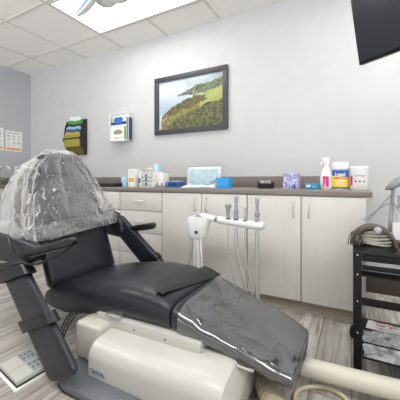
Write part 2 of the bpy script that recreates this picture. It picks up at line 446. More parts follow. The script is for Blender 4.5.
# faucet
t = thing('faucet', 'chrome gooseneck faucet at the sink by the left wall', 'faucet', (-3.98, 1.975, .8655))
B().lathe((-3.98, 1.975, .8656), [(.028, 0), (.028, .012), (.02, .02), (.018, .06), (.012, .075)]).build('base', M['chrome'], t)
B().tube(curve([(-3.98, 1.975, .93), (-3.98, 1.975, 1.03), (-3.965, 1.985, 1.09), (-3.92, 2.01, 1.115), (-3.87, 2.035, 1.085), (-3.86, 2.04, 1.035)], 8), .0105, 12).build('spout', M['chrome'], t)
B().tube([(-3.98, 1.99, .92), (-3.985, 2.04, .945), (-3.985, 2.07, .96)], .007, 8).build('lever', M['chrome'], t)
# soap dispensers
t = thing('soap_bottle', 'dark soap bottle with white pump and green label beside the faucet', 'bottle', (-3.92, 2.15, .8656))
B().lathe((-3.92, 2.15, .8656), [(.036, 0), (.038, .01), (.038, .12), (.03, .14), (.014, .15), (.014, .165)]).build('bottle_body', M['blackpl'], t)
B().lathe((-3.92, 2.15, .92), [(.0385, 0), (.0388, .001), (.0388, .045), (.0385, .046)]).build('label_band', M['folder0'], t)
bb = B().lathe((-3.92, 2.15, 1.031), [(.016, 0), (.016, .02), (.006, .024), (.006, .06), (.014, .062), (.014, .075)]); bb.tube([(-3.92, 2.15, 1.10), (-3.87, 2.16, 1.10), (-3.86, 2.16, 1.088)], .006, 8)
bb.build('pump', M['white'], t)
t = thing('paper_towel_stack', 'folded white paper towels stacked by the faucet', 'paper towels', (-4.03, 2.28, .8656))
for i in range(5): B().box(-4.10, -3.98, 2.2, 2.38, .8658 + i * .012, .8768 + i * .012, .003).build('towel', M['whitepaper'], t)

# ------------------------------------------------------------------ wall things
def fbm(x, y, sc, seed=0): return noise.fractal(Vector((x * sc + seed, y * sc, seed * 1.7)), 1.0, 2.0, 5)
def mixc(a, b, t): t = max(0, min(1, t)); return tuple(p + (q - p) * t for p, q in zip(a, b))
def pl(tab, u):
    if u <= tab[0][0]: return tab[0][1]
    for a, b_ in zip(tab, tab[1:]):
        if u <= b_[0]: return a[1] + (b_[1] - a[1]) * (u - a[0]) / (b_[0] - a[0])
    return tab[-1][1]
def coast(u, v):
    n = fbm(u, v, 6); n2 = fbm(u, v, 20, 3); n3 = fbm(u, v, 45, 7)
    c = mixc((206, 212, 216), (178, 192, 212), (v - .82) * 4 + n * .4 + u * .3)
    if v < .84: c = mixc((206, 212, 216), (164, 178, 194), (.84 - v) * 2.6 + n * .12)
    if v > .70 and u > .38 + .3 * (v - .7) and v < .86 + .12 * u + .05 * n: c = mixc((182, 192, 200), (150, 162, 170), (u - .3) + n * .3)
    top = pl([(.30, .66), (.36, .70), (.5, .76), (.62, .83), (.8, .84), (1, .90)], u) + .03 * n2
    if u > .30 and .655 + .01 * n2 < v < top: c = mixc((74, 88, 66), (120, 124, 96), .45 + n2 * 1.2 + (.25 if u > .7 else 0))
    if .55 < u < .63 and .60 < v < .72 + .03 * n2: c = mixc((168, 150, 116), (104, 98, 72), .4 + n2)
    E_ = pl([(.03, .0), (.045, .26), (.12, .36), (.25, .47), (.42, .56), (.55, .60), (.7, .645), (1, .74)], u) + .018 * n2
    if v < E_ and u > .03:
        c = mixc((150, 158, 84), (168, 172, 108), .5 + n * 1.3)
        brown = v > E_ - .17 - .10 * n and u < .74 + .05 * n2 and v < .60
        if u < .66 and not brown: c = mixc((142, 136, 72), (112, 112, 62), .5 + n2 * 1.6)
        if brown: c = mixc((112, 96, 56), (76, 78, 46), .45 + n2 * 1.8)
        F_ = pl([(.1, .02), (.3, .22), (.55, .33), (.75, .43), (1, .50)], u) + .04 * n
        if v < F_: c = mixc((66, 72, 44), (118, 116, 72), .40 + n2 * 1.3 + n3 * .8)
        if u < .16 + .06 * n2 and v < .30: c = mixc((160, 142, 104), (104, 92, 64), .5 + n2 * 1.6)
    elif v < .3 and abs(u - .045) < .02: c = (216, 220, 222)
    return c
t = thing('framed_picture', 'coastal cliff photograph in a dark frame on the back wall', 'picture', (-1.44, YB, 1.4))
x0, x1, z0, z1 = -1.868, -1.022, 1.408, 2.012
f = B(); w = .05
for a in ((x0, x1, z0, z0 + w), (x0, x1, z1 - w, z1), (x0, x0 + w, z0 + w, z1 - w), (x1 - w, x1, z0 + w, z1 - w)): f.box(a[0], a[1], YB - .03, YB - .001, a[2], a[3], .003)
f.build('frame', M['frame'], t)
decal('print', (x0 + w, YB - .012, z0 + w), (x1 - x0 - 2 * w, 0, 0), (0, 0, z1 - z0 - 2 * w), 110, 76, coast, t)
B().box(x0 + w, x1 - w, YB - .011, YB - .002, z0 + w, z1 - w).build('backing', M['frame'], t, smooth=False)

# posters on the left wall
def poster(y0, y1, z0, z1, seed):
    rr = random.Random(seed); blobs = [(rr.random() * .8 + .1, rr.random() * .6 + .2) for _ in range(10)]
    def fn(u, v):
        if .04 < v < .15 and .05 < u < .95: return (226, 156, 74)
        if .88 < v < .93 and .08 < u < .85: return (150, 152, 160) if int(u * 40) % 4 else (238, 238, 238)
        if .2 < v < .85:
            cx = (u * 3) % 1; cz = ((v - .2) / .65 * 4) % 1
            k = (int(u * 3) * 5 + int((v - .2) / .65 * 4) * 3 + seed) % 7
            if .28 < cx < .66 and .3 < cz < .62: return [(170, 176, 180), (214, 206, 196), (150, 156, 164), (224, 200, 180), (196, 206, 200), (180, 180, 190), (226, 226, 224)][k]
            if .15 < cx < .85 and .1 < cz < .18: return (196, 198, 202)
        return (240, 240, 238)
    return fn
for i, (y0, y1, z0, z1, lab) in enumerate(((1.865, 2.108, 1.325, 1.625, 'white chart poster with an orange bottom strip, farther from the room corner'), (2.135, 2.35, 1.325, 1.603, 'white chart poster with an orange bottom strip, nearer the room corner'))):
    t = thing('wall_poster', lab, 'poster', (XL, (y0 + y1) / 2, z0), 'posters on the left wall')
    B().box(XL + .001, XL + .003, y0, y1, z0, z1).build('sheet', M['whitepaper'], t, smooth=False)
    decal('print', (XL + .0036, y0 + .003, z0 + .003), (0, y1 - y0 - .006, 0), (0, 0, z1 - z0 - .006), 36, 40, poster(y0, y1, z0, z1, i + 2), t)

# black mesh file holder with coloured folders
hx0, hx1 = -3.25, -2.94
t = thing('wall_file_holder', 'black mesh wall file holder full of coloured folders', 'file holder', (-3.1, YB, 1.25))
b = B()
# tall side panels step forward as they rise
sidep = [(YB - .002, 1.255), (YB - .03, 1.255), (YB - .11, 1.42), (YB - .11, 1.46), (YB - .09, 1.60), (YB - .06, 1.68), (YB - .002, 1.70)]
for xx in (hx0, hx1 - .004): b.prism([(xx, y, z) for y, z in sidep], (.004, 0, 0))
b.box(hx0, hx1, YB - .006, YB - .002, 1.255, 1.70)
b.build('mesh_side', M['wiremesh'], t, smooth=False)
fcols = [6, 5, 4, 3, 2, 0]
b = B(); b.prism([(hx0, YB - .03, 1.255), (hx1, YB - .03, 1.255), (hx1, YB - .115, 1.45), (hx0, YB - .115, 1.45)], (0, -.003, -.002)); b.build('front_panel', M['folder6'], t, smooth=False)
fr = B()
for q in (((hx0, YB - .034, 1.253), (hx1, YB - .034, 1.253)), ((hx0, YB - .119, 1.45), (hx1, YB - .119, 1.45)), ((hx0, YB - .034, 1.253), (hx0, YB - .119, 1.45)), ((hx1, YB - .034, 1.253), (hx1, YB - .119, 1.45))): fr.tube(q, .006, 6)
fr.build('wire_rim', M['wiremesh'], t)
fdat = [(5, 1.495, 0, 'mustard folder at the front of the wall file holder'), (4, 1.53, 1, 'pale yellow folder second from the front of the wall holder'),
        (3, 1.57, 2, 'slate blue folder in the middle of the wall holder'), (2, 1.605, 3, 'light blue folder behind the slate one in the wall holder'),
        (1, 1.64, 4, 'black folder behind the green one in the wall holder'), (0, 1.685, 5, 'bright green folder standing tallest in the wall holder')]
for ci, zt, k, lab in fdat:
    yy = YB - .112 + k * .0125; a0_, a1_ = hx0 + .012, hx1 - .012
    o = B().prism([(a0_, yy + .004, zt - .15), (a1_, yy + .004, zt - .15), (a1_, yy - .004, zt - .022), (a1_ - .05, yy - .005, zt - .002), ((a0_ + a1_) / 2, yy - .005, zt - .010), (a0_ + .05, yy - .005, zt + .006), (a0_, yy - .004, zt - .014)], (0, .006, .001)).build('file_folder', M['folder%d' % ci], None, smooth=False)
    tag(o, lab, 'folder', 'folders in the wall holder')
o = B().prism([(hx0 + .03, YB - .030, 1.60), (hx0 + .22, YB - .022, 1.60), (hx0 + .22, YB - .03, 1.735), (hx0 + .03, YB - .040, 1.745)], (0, .003, 0)).build('paper_sheet', M['whitepaper'], None, smooth=False)
tag(o, 'white paper sheet sticking up behind the coloured folders', 'paper')

# glove box rack
gx0, gx1, gz0, gz1 = -2.465, -2.185, 1.372, 1.70
t = thing('glove_box_rack', 'white wire rack holding two glove boxes on the back wall', 'rack', ((gx0 + gx1) / 2, YB, gz0))
b = B(); r = .004; yf = YB - .085
for x in (gx0, gx1):
    b.tube([(x, YB - .005, gz0), (x, yf, gz0), (x, yf, gz1 - .02), (x, YB - .005, gz1)], r, 6)
for x in (gx0 + .05, (gx0 + gx1) / 2, gx1 - .05):
    b.tube([(x, YB - .005, gz0), (x, yf, gz0), (x, yf, gz0 + .02)], r, 6)
for z in (gz0, gz1 - .02, gz0 + .27): b.tube([(gx0, yf, z), (gx1, yf, z)], r, 6)
b.tube([(gx0, YB - .005, gz1), (gx1, YB - .005, gz1)], r, 6)
b.tube(curve([(gx0 + .12, yf, gz1 - .02), (gx0 + .14, yf, gz1 - .008), (gx1 - .05, yf, gz1 - .008), (gx1 - .03, yf, gz1 - .02)], 5), r, 6)
b.build('wire_frame', M['white'], t)
def gfront1(u, v):
    if v < .12: return (240, 242, 244)
    if (u - .5) ** 2 / .10 + (v - .62) ** 2 / .10 < 1: return (60, 120, 214) if fbm(u, v, 8) > -.1 else (30, 70, 150)
    if v < .45: return (24, 62, 110)
    if u < .12: return (120, 180, 70)
    return (232, 238, 244)
def gfront2(u, v):
    if (u - .48) ** 2 / .09 + (v - .60) ** 2 / .035 < 1: return (142, 138, 110)
    if u > .86: return (110, 160, 66)
    if .1 < v < .25 and .2 < u < .75: return (196, 206, 190)
    return (240, 240, 236)
for lab, z0, z1, fn in (('upper glove box with blue print in the white wire rack', gz0 + .165, gz0 + .285, gfront1), ('lower white glove box with oval opening in the wire rack', gz0 + .006, gz0 + .16, gfront2)):
    q = thing('glove_box', lab, 'glove box', ((gx0 + gx1) / 2, YB - .06, z0), 'glove boxes in the wall rack')
    xb = gx1 - .035
    B().box(gx0 + .01, xb, YB - .078, YB - .008, z0, z1, .002).build('carton', M['whitepaper'], q)
    decal('front_print', (gx0 + .012, YB - .0795, z0 + .002), (xb - gx0 - .014, 0, 0), (0, 0, z1 - z0 - .004), 30, 16, fn, q)
o = B().box(gx1 - .03, gx1 - .012, YB - .074, YB - .008, gz0 + .006, gz0 + .26, .002).build('instruction_booklet', M['folder3'], None); tag(o, 'slate blue booklet standing beside the glove boxes in the rack', 'booklet')

# TV on an arm, tilted down towards the chair
e = Vector((.8287, -.5597, 0)); P0 = Vector((.0373, 1.892, 1.594)); upv = Vector((-.046, -.068, .36)).normalized()
nrm = e.cross(upv).normalized()
if nrm.y > 0: nrm = -nrm
Wt, Ht = .96, .56
t = thing('television', 'black flat-screen television on a wall arm, tilted down over the room', 'television', P0 + e * Wt / 2 + upv * Ht / 2)
B().obox(P0 - nrm * .035, e * Wt, upv * Ht, nrm * .035, .006).build('housing', M['tvbezel'], t)
B().obox(P0 + e * .012 + upv * .02 + nrm * .0005, e * (Wt - .024), upv * (Ht - .032), nrm * .0012).build('screen', M['screen'], t, smooth=False)
cb = P0 + e * Wt / 2 + upv * Ht / 2 - nrm * .037
b = B(); b.obox(cb - e * .1 - upv * .1 - nrm * .02, e * .2, upv * .2, nrm * .02, .003)
b.tube([cb - nrm * .02, Vector((cb.x + .2, 2.3, cb.z)), Vector((cb.x + .1, YB - .02, cb.z))], .02, 10); b.box(cb.x, cb.x + .2, YB - .02, YB - .001, cb.z - .12, cb.z + .12, .003)
b.build('wall_arm', M['tvbezel'], t)

# ------------------------------------------------------------------ things on the back counter
Z = .8656
def crate(nm, lab, cat, x0, x1, y0, y1, z0, z1, m, bev=.002, group=None, part='carton'):
    t = thing(nm, lab, cat, ((x0 + x1) / 2, (y0 + y1) / 2, z0), group)
    B().box(x0, x1, y0, y1, z0, z1, bev).build(part, m, t)
    return t
# black tray
t = thing('counter_tray', 'low black tray on the counter behind the chair back', 'tray', (-2.1, 1.98, Z))
B().box(-2.45, -1.90, 1.885, 2.12, Z, .905, .012, 3).build('tray_body', M['blackpl'], t)
# light blue box
t = crate('supply_box', 'small light blue box at the left end of the counter items', 'box', -1.915, -1.848, 2.0, 2.06, Z, .965, M['sky'])
decal('front_print', (-1.913, 1.9988, Z + .002), (.063, 0, 0), (0, 0, .088), 12, 14, lambda u, v: (150, 200, 226) if fbm(u, v, 5) > 0 else (206, 228, 238), t)
# white box with orange square
t = crate('supply_box', 'tall white box with an orange square on the counter', 'box', -1.831, -1.745, 2.0, 2.06, Z, 1.030, M['whitepaper'])
decal('front_print', (-1.829, 1.9988, Z + .002), (.082, 0, 0), (0, 0, .160), 16, 22, lambda u, v: (240, 172, 70) if .28 < v < .48 and .05 < u < .85 else ((204, 208, 206) if .6 < v < .92 and (int(v * 22) % 3 == 0) and .2 < u < .8 else (238, 238, 234)), t)
# upright white bottles
for i, (x, h) in enumerate(((-1.722, .145), (-1.688, .155))):
    t = thing('slim_bottle', ['slim white bottle with blue lettering beside the orange-square box', 'slim white bottle between its twin and the small drawer organizer'][i], 'bottle', (x, 2.05, Z), 'slim white bottles on the counter')
    B().lathe((x, 2.05, Z), [(.017, 0), (.018, .004), (.018, h * .72), (.010, h * .82)]).build('bottle_body', M['white'], t)
    B().lathe((x, 2.05, Z + h * .82 + .0003), [(.011, 0), (.011, h * .16), (.008, h * .18)]).build('cap', M['white'], t)
    B().lathe((x, 2.05, Z + h * .25), [(.0181, 0), (.0184, .001), (.0184, h * .3), (.0181, h * .3 + .001)]).build('label_band', M['inkblue'] if i == 0 else M['sky'], t)
# mini drawer organizer
ox0, ox1 = -1.666, -1.526
t = thing('drawer_organizer', 'small white desktop organizer with three clear drawers', 'organizer', (ox0 + .08, 2.1, Z))
b = B(); oz1 = .998
b.box(ox0, ox0 + .008, 1.98, 2.13, Z, oz1, .001); b.box(ox1 - .008, ox1, 1.98, 2.13, Z, oz1, .001); b.box(ox0 + .008, ox1 - .008, 1.98, 2.13, oz1 - .008, oz1); b.box(ox0 + .008, ox1 - .008, 1.98, 2.13, Z, Z + .008)
b.box(ox0 + .008, ox1 - .008, 2.122, 2.13, Z + .008, oz1 - .008)
b.build('casing', M['white'], t, smooth=False)
M['clearwhite'] = mat('frosted_drawer', (206, 210, 213), .2)
for k in range(3):
    z = Z + .011 + k * .038
    d = B().box(ox0 + .011, ox1 - .011, 1.978, 2.12, z, z + .034, .003).build('drawer', M['clearwhite'], t)
    B().lathe(((ox0 + ox1) / 2, 1.9775, z + .018), [(.008, 0), (.010, .008), (.004, .012)], 12, axis=(0, -1, 0)).build('knob', M['ink'], d)
t = crate('supply_box', 'plain white carton standing right against the drawer organizer', 'box', -1.522, -1.46, 2.03, 2.13, .886, .992, M['whitepaper'])
B().box(-1.518, -1.464, 2.035, 2.125, Z, .8855).build('base', M['silver'], t, smooth=False)
# things on the organizer
t = crate('supply_box', 'small cream box with dark dots on top of the organizer', 'box', -1.655, -1.565, 1.99, 2.06, .9985, 1.028, M['ivory2'])
for k in range(2): B().lathe((-1.63 + k * .04, 1.989, 1.013), [(.006, 0), (.006, .003)], 10, axis=(0, -1, 0)).build('dot', M['ink'], t)
t = crate('supply_box', 'small white packet on the organizer, beside the cream box', 'packet', -1.70 + .035, -1.61, 2.07, 2.12, .9985, 1.040, M['whitepaper'])
t = crate('supply_box', 'light blue carton standing on top of the drawer organizer', 'box', -1.60, -1.53, 2.07, 2.12, .9985, 1.068, M['sky'])
B().box(-1.575, -1.555, 2.0695, 2.1205, .9988, 1.0695).build('tape', M['whitepaper'], t, smooth=False)
# small grey items in front
t = thing('clear_vial_rack', 'low rack of grey and clear vials between the carton and the blue rack', 'rack', (-1.44, 2.0, Z))
B().box(-1.49, -1.385, 1.955, 2.02, Z, Z + .012, .002).build('base', M['silver'], t)
for k in range(5):
    B().lathe((-1.48 + k * .022, 1.985, Z + .0125), [(.009, 0), (.009, .02), (.005, .026)], 10).build('vial', M['folder7'] if k % 2 else M['silver'], t)
# blue rack
t = thing('test_tube_rack', 'dark blue slotted plastic rack on the counter', 'rack', (-1.3, 2.02, Z))
b = B(); bx0, bx1 = -1.375, -1.245
b.box(bx0, bx1, 1.96, 2.05, Z, Z + .008, .001); b.box(bx0, bx1, 1.96, 2.05, Z + .040, Z + .050, .001)
for k in range(8):
    x = bx0 + (bx1 - bx0 - .006) * k / 7; b.box(x, x + .006, 1.96, 1.966, Z + .008, Z + .04); b.box(x, x + .006, 2.044, 2.05, Z + .008, Z + .04)
b.build('slotted_frame', M['darkblue'], t, smooth=False)
B().box(bx0 + .01, bx1 - .01, 1.985, 2.03, Z + .0085, Z + .035).build('inner_block', M['folder3'], t, smooth=False)
o = B().box(-1.35, -1.26, 1.97, 2.045, Z + .0505, Z + .054, .001).build('paper_slip', M['whitepaper'], None); tag(o, 'white slip of paper lying on the dark blue rack', 'paper')
# pale blue pouch tray leaning on the wall
t = thing('sterile_cassette', 'large pale blue rectangular sterilization pack leaning upright on the counter', 'cassette', (-1.1, 2.2, Z))
R = Matrix.Rotation(math.radians(-9), 3, 'X')
pv = (-1.12, 2.14, Z)
b = B(); b.box(-1.286, -.965, 2.14, 2.165, Z + .004, 1.045, .010, 3, R, pv); b.build('tray_shell', M['pouch'], t)
M['pouchblue'] = mat('blue_film_window', (180, 203, 212), .2, var=.12, vscale=20, bump=.5, bscale=35)
B().box(-1.262, -.99, 2.137, 2.1395, Z + .022, 1.023, .001, 1, R, pv).build('film_window', M['pouchblue'], t)
B().tube(curve([(-1.04, 2.137, .90), (-1.0, 2.139, .93), (-.985, 2.144, .955)], 5), .004, 6).build('instrument', M['silver'], t)
# crumpled blister sheet
b = B(); n = 14
secs = []
for j in range(7):
    secs.append([(-1.235 + .30 * i / n, 1.955 + .09 * j / 6, Z + .001 + max(0, .018 + .022 * fbm(i * .31, j * .4, 1.3, 2)) * (0.15 if i in (0, n) or j in (0, 6) else 1)) for i in range(n + 1)])
o = B().loft(secs, cap=False, closed=False).build('clear_packet', mat('white_blue_plastic_packet', (214, 230, 236), .2), None)
o.modifiers.new('s', 'SOLIDIFY').thickness = .0012
tag(o, 'crumpled clear and white packet lying before the pale blue pack', 'packet')
# blue container
t = thing('supply_bin', 'bright blue rectangular plastic bin on the counter right of the pale blue pack', 'bin', (-.885, 2.04, Z))
b = B(); b.box(-.925, -.822, 2.0, 2.004, Z, .944); b.box(-.925, -.822, 2.066, 2.07, Z, .944); b.box(-.925, -.921, 2.004, 2.066, Z, .944); b.box(-.826, -.822, 2.004, 2.066, Z, .944); b.box(-.921, -.826, 2.004, 2.066, Z, Z + .004)
b.build('bin_body', M['blue'], t, smooth=False)
B().box(-.921, -.826, 2.004, 2.066, Z + .0045, .938, .002).build('blue_film_roll', M['blue'], t)

# black wire basket
t = thing('wire_basket', 'small black mesh basket of white supplies on the counter', 'basket', (-.56, 2.07, Z))
b = B(); bx0, bx1, by0, by1 = -.612, -.512, 2.04, 2.13; bh = .045
for k in range(5):
    z = Z + .003 + bh * k / 4; o_ = -.004 + .008 * k / 4
    b.tube([(bx0 - o_, by0 - o_, z), (bx1 + o_, by0 - o_, z), (bx1 + o_, by1 + o_, z), (bx0 - o_, by1 + o_, z), (bx0 - o_, by0 - o_, z)], .0028 if k == 4 else .0016, 6)
for k in range(12):
    x = bx0 + (bx1 - bx0) * k / 11
    for yy in (by0, by1): b.tube([(x, yy, Z + .003), (x, yy, Z + bh)], .0015, 5)
for k in range(7):
    y = by0 + (by1 - by0) * k / 6
    for xx in (bx0, bx1): b.tube([(xx, y, Z + .003), (xx, y, Z + bh)], .0015, 5)
b.build('wire_body', M['wiremesh'], t)
B().box(bx0 + .004, bx1 - .004, by0 + .004, by1 - .004, Z + .0015, Z + .035).build('liner', M['blackpl'], t, smooth=False)
for x, w_, lab in ((-.588, .026, 'small white packet in the black basket, nearer its left side'), (-.545, .034, 'small white packet in the black basket, nearer its right side')):
    o = B().box(x - w_ / 2, x + w_ / 2, 2.06, 2.10, Z + .0355, Z + .056, .004).build('gauze_packet', M['whitepaper'], None); tag(o, lab, 'packet', 'packets in the black basket')
# tissue box
tx0, tx1 = -.430, -.327
t = crate('tissue_box', 'blue and lilac patterned square tissue box on the counter', 'tissue box', tx0, tx1, 2.05, 2.15, Z, .972, mat('lilac_card', (160, 160, 206), .5))
def tis(u, v):
    n = fbm(u, v, 7, 5)
    c = mixc((132, 150, 214), (206, 214, 236), .5 + n * 1.6)
    if n < -.18: c = (150, 120, 190)
    if (u - .7) ** 2 + (v - .16) ** 2 < .014: c = (44, 44, 140)
    if .66 < u < .74 and .08 < v < .24 and abs(v - .18) < .03: c = (220, 220, 240)
    return c
decal('front_print', (tx0 + .001, 2.0488, Z + .001), (tx1 - tx0 - .002, 0, 0), (0, 0, .104), 22, 22, tis, t)
# small blue carton
sx0, sx1 = -.275, -.190
t = crate('supply_box', 'small flat blue carton between the tissue box and the spray bottle', 'box', sx0, sx1, 2.0, 2.05, Z, .908, mat('cyan_card', (52, 150, 204), .45))
decal('front_print', (sx0 + .001, 1.9988, Z + .001), (sx1 - sx0 - .002, 0, 0), (0, 0, .040), 20, 8, lambda u, v: (236, 240, 244) if .35 < v < .7 and .08 < u < .42 else ((244, 216, 80) if .35 < v < .65 and .48 < u < .8 and int(u * 20) % 2 else (50, 146, 204)), t)
# spray bottle
sx, sy = -.148, 2.045
t = thing('spray_bottle', 'white spray bottle with a pink label next to the canister', 'spray bottle', (sx, sy, Z))
B().lathe((sx, sy, Z), [(.036, 0), (.039, .004), (.039, .090), (.033, .115), (.020, .142), (.014, .155), (.013, .168)]).build('bottle_body', M['white'], t)
B().lathe((sx, sy, Z + .1685), [(.018, 0), (.018, .016), (.012, .02)]).build('collar', M['white'], t)
b = B(); b.box(sx - .024, sx + .018, sy - .010, sy + .010, Z + .189, Z + .210, .006, 3); b.tube([(sx - .022, sy, Z + .202), (sx - .032, sy, Z + .202)], .005, 10)
b.build('spray_head', M['white'], t)
B().tube(curve([(sx - .018, sy, Z + .191), (sx - .03, sy, Z + .18), (sx - .028, sy, Z + .16)], 4), .004, 8).build('trigger', M['white'], t)
def cylwrap(c, r, a0, a1, z0, z1):
    return lambda u, v: (c[0] + r * math.cos(a0 + (a1 - a0) * u), c[1] + r * math.sin(a0 + (a1 - a0) * u), z0 + (z1 - z0) * v)
decal('label_panel', (0, 0, 0), (1, 0, 0), (0, 1, 0), 18, 24, lambda u, v: (255, 255, 255) if ((.3 < u < .52) and (.3 < v < .85) and int(v * 24) % 4 == 0) or ((u - .4) ** 2 + (v - .15) ** 2 * .5 < .008) else (216, 44, 132), t, cylwrap((sx, sy), .0396, -2.05, -1.12, Z + .02, Z + .088))
decal('label_panel', (0, 0, 0), (1, 0, 0), (0, 1, 0), 10, 24, lambda u, v: (150, 156, 176) if int(v * 24) % 3 == 0 and .1 < u < .9 else (240, 240, 242), t, cylwrap((sx, sy), .0396, -1.11, -.5, Z + .02, Z + .088))
# yellow wipes canister
lx, ly, lr = -.066, 2.05, .0475
t = thing('wipes_canister', 'yellow and blue labelled disinfectant wipes canister with white lid', 'canister', (lx, ly, Z))
B().lathe((lx, ly, Z), [(lr - .002, 0), (lr, .004), (lr, .150)]).build('canister_body', M['white'], t)
B().lathe((lx, ly, Z + .1503), [(lr + .001, 0), (lr + .002, .004), (lr + .001, .02), (lr - .006, .028), (.001, .029)], 28).build('lid', M['white'], t)
def lys(u, v):
    c = (245, 218, 50)
    if v > .62 - .14 * (u - .5): c = (30, 84, 176)
    if v > .92: c = (150, 180, 214)
    if v < .07: c = (30, 84, 176)
    if .50 < v < .56 - .06 * (u - .5) and .28 < u < .78: c = (208, 44, 50)
    if .2 < v < .46 and .38 < u < .68: c = (250, 234, 170) if (int(v * 40) % 3) else (214, 120, 90)
    return c
decal('label_panel', (0, 0, 0), (1, 0, 0), (0, 1, 0), 48, 40, lys, t, cylwrap((lx, ly), lr + .0006, -1.57 - 1.7, -1.57 + 1.7, Z + .008, Z + .134))
a0 = -1.53
text('lettering', 'Lysol', (0, 0, Z + .099), (1, 0, 0), (0, 0, 1), .031, M['white'], t, wrap=((lx, ly), lr + .0012, a0), bold=.0008)
# white tub
wx, wy, wr = .040, 2.055, .0535
t = thing('wipes_tub', 'large white tub with pink stripe label at the end of the counter', 'tub', (wx, wy, Z))
B().lathe((wx, wy, Z), [(wr - .003, 0), (wr, .004), (wr, .126)]).build('tub_body', M['white'], t)
B().lathe((wx, wy, Z + .1263), [(wr + .0015, 0), (wr + .0025, .003), (wr + .0025, .016), (wr - .002, .021), (.001, .022)], 28).build('lid', M['white'], t)
B().loft([[cylwrap((wx, wy), wr + rr, -2.62, -2.28, Z + .03, Z + .088)(u / 6, v) for u in range(7)] for v, rr in ((0, .0008), (1, .0008))], cap=False, closed=False).build('pink_stripe', M['pink'], t)
text('lettering', 'CaviWipes', (0, 0, Z + .090), (1, 0, 0), (0, 0, 1), .015, M['ink'], t, wrap=((wx, wy), wr + .0008, -1.5))
for k, m_ in ((-1, 'ink'), (0, 'ink'), (1, 'pink')):
    a = -1.5 + k * .42
    B().lathe((wx + (wr + .0002) * math.cos(a), wy + (wr + .0002) * math.sin(a), Z + .055), [(.0055, 0), (.0055, .0012)], 12, axis=(math.cos(a), math.sin(a), 0)).build('symbol', M[m_], t)

# ------------------------------------------------------------------ dental chair
ch = thing('dental_chair', 'black vinyl dental patient chair on a cream base, foot end under clear plastic', 'dental chair', (-.85, 1.18, FZ))
def interp(tab, x):
    if x <= tab[0][0]: return tab[0][1:]
    for a, b_ in zip(tab, tab[1:]):
        if x <= b_[0]:
            t_ = (x - a[0]) / (b_[0] - a[0]); t_ = t_ * t_ * (3 - 2 * t_) if False else t_
            return tuple(p + (q - p) * t_ for p, q in zip(a[1:], b_[1:]))
    return tab[-1][1:]
#        x      ztop   zbot   ynear  yfar
prof = [(-1.50, .290, .262, .985, 1.39), (-1.485, .335, .235, .965, 1.41), (-1.43, .370, .218, .955, 1.42), (-1.33, .392, .215, .948, 1.425), (-1.20, .425, .238, .945, 1.425),
        (-1.05, .450, .268, .945, 1.425), (-.92, .463, .286, .945, 1.425), (-.80, .462, .297, .945, 1.425), (-.70, .445, .300, .950, 1.42), (-.62, .412, .296, .955, 1.415),
        (-.50, .366, .288, .960, 1.405), (-.38, .325, .272, .965, 1.39), (-.28, .293, .242, .975, 1.38), (-.22, .272, .222, .985, 1.372), (-.175, .255, .212, .995, 1.36)]
def sec(x, off=0, n=44, dip=.006, p=3.2, noisef=None):
    zt, zb, y0, y1 = interp(prof, x)
    zt += off; zb -= off; y0 -= off; y1 += off
    cy, cz, hy, hz = (y0 + y1) / 2, (zt + zb) / 2, (y1 - y0) / 2, (zt - zb) / 2
    out = []
    for k in range(n):
        a = 2 * PI * k / n; c_, s_ = math.cos(a), math.sin(a)
        yy = math.copysign(abs(c_) ** (2 / 5.0), c_); zz = math.copysign(abs(s_) ** (2 / p), s_)
        z = cz + hz * zz
        if s_ > 0: z -= dip * (1 - abs(yy) ** 2)
        pt = Vector((x, cy + hy * yy, z))
        if noisef: pt += noisef(pt)
        out.append(pt)
    return out
def secs_range(xa, xb, n, off=0, round_ends=.02, noisef=None):
    out = []
    for i in range(n + 1):
        x = xa + (xb - xa) * i / n; d = min(x - xa, xb - x); o_ = off
        if round_ends and d < round_ends: o_ = off - (round_ends - math.sqrt(max(0, round_ends ** 2 - (round_ends - d) ** 2))) * .5
        out.append(sec(x, o_, noisef=noisef))
    return out
B().loft(secs_range(-1.50, -.655, 70, 0, .012)).build('seat', M['vinyl'], ch, angle=60)
B().loft(secs_range(-.653, -.172, 48, 0, .022)).build('leg_rest', M['vinyl'], ch, angle=60)
# toe roll of the leg rest (upturned rounded tip under the plastic)
# clear plastic foot cover, edge runs obliquely across
def wr_n(p):
    return Vector((0, 0, 1)) * (.007 * noise.noise(p * 7) + .005 * (1 - 2 * abs(noise.noise(p * 11 + Vector((2, 0, 4)))))+ .002 * noise.noise(p * 30)) + Vector((0, .003 * noise.noise(p * 17 + Vector((3, 1, 2))), 0))
ss = []
for i in range(91):
    x = -.615 + (.4549) * i / 90
    q = sec(min(x, -.18), .008, n=96, noisef=wr_n)
    if x > -.18:
        k = (x + .18) / .02; c_ = sum(q, Vector()) / len(q)
        q = [c_ + (v - c_) * math.sqrt(max(.02, 1 - k * k)) for v in q]
        q = [Vector((x, v.y, v.z)) for v in q]
    else:
        sh = .016 * max(0, 1 - i / 16)
        q = [v + Vector((sh * (1.2 * (1 - (v.y - .945) / .48) - .9), 0, 0)) for v in q]
    ss.append(q)
B().loft(ss, cap=False).build('clear_foot_cover', M['film2'], ch, angle=80)
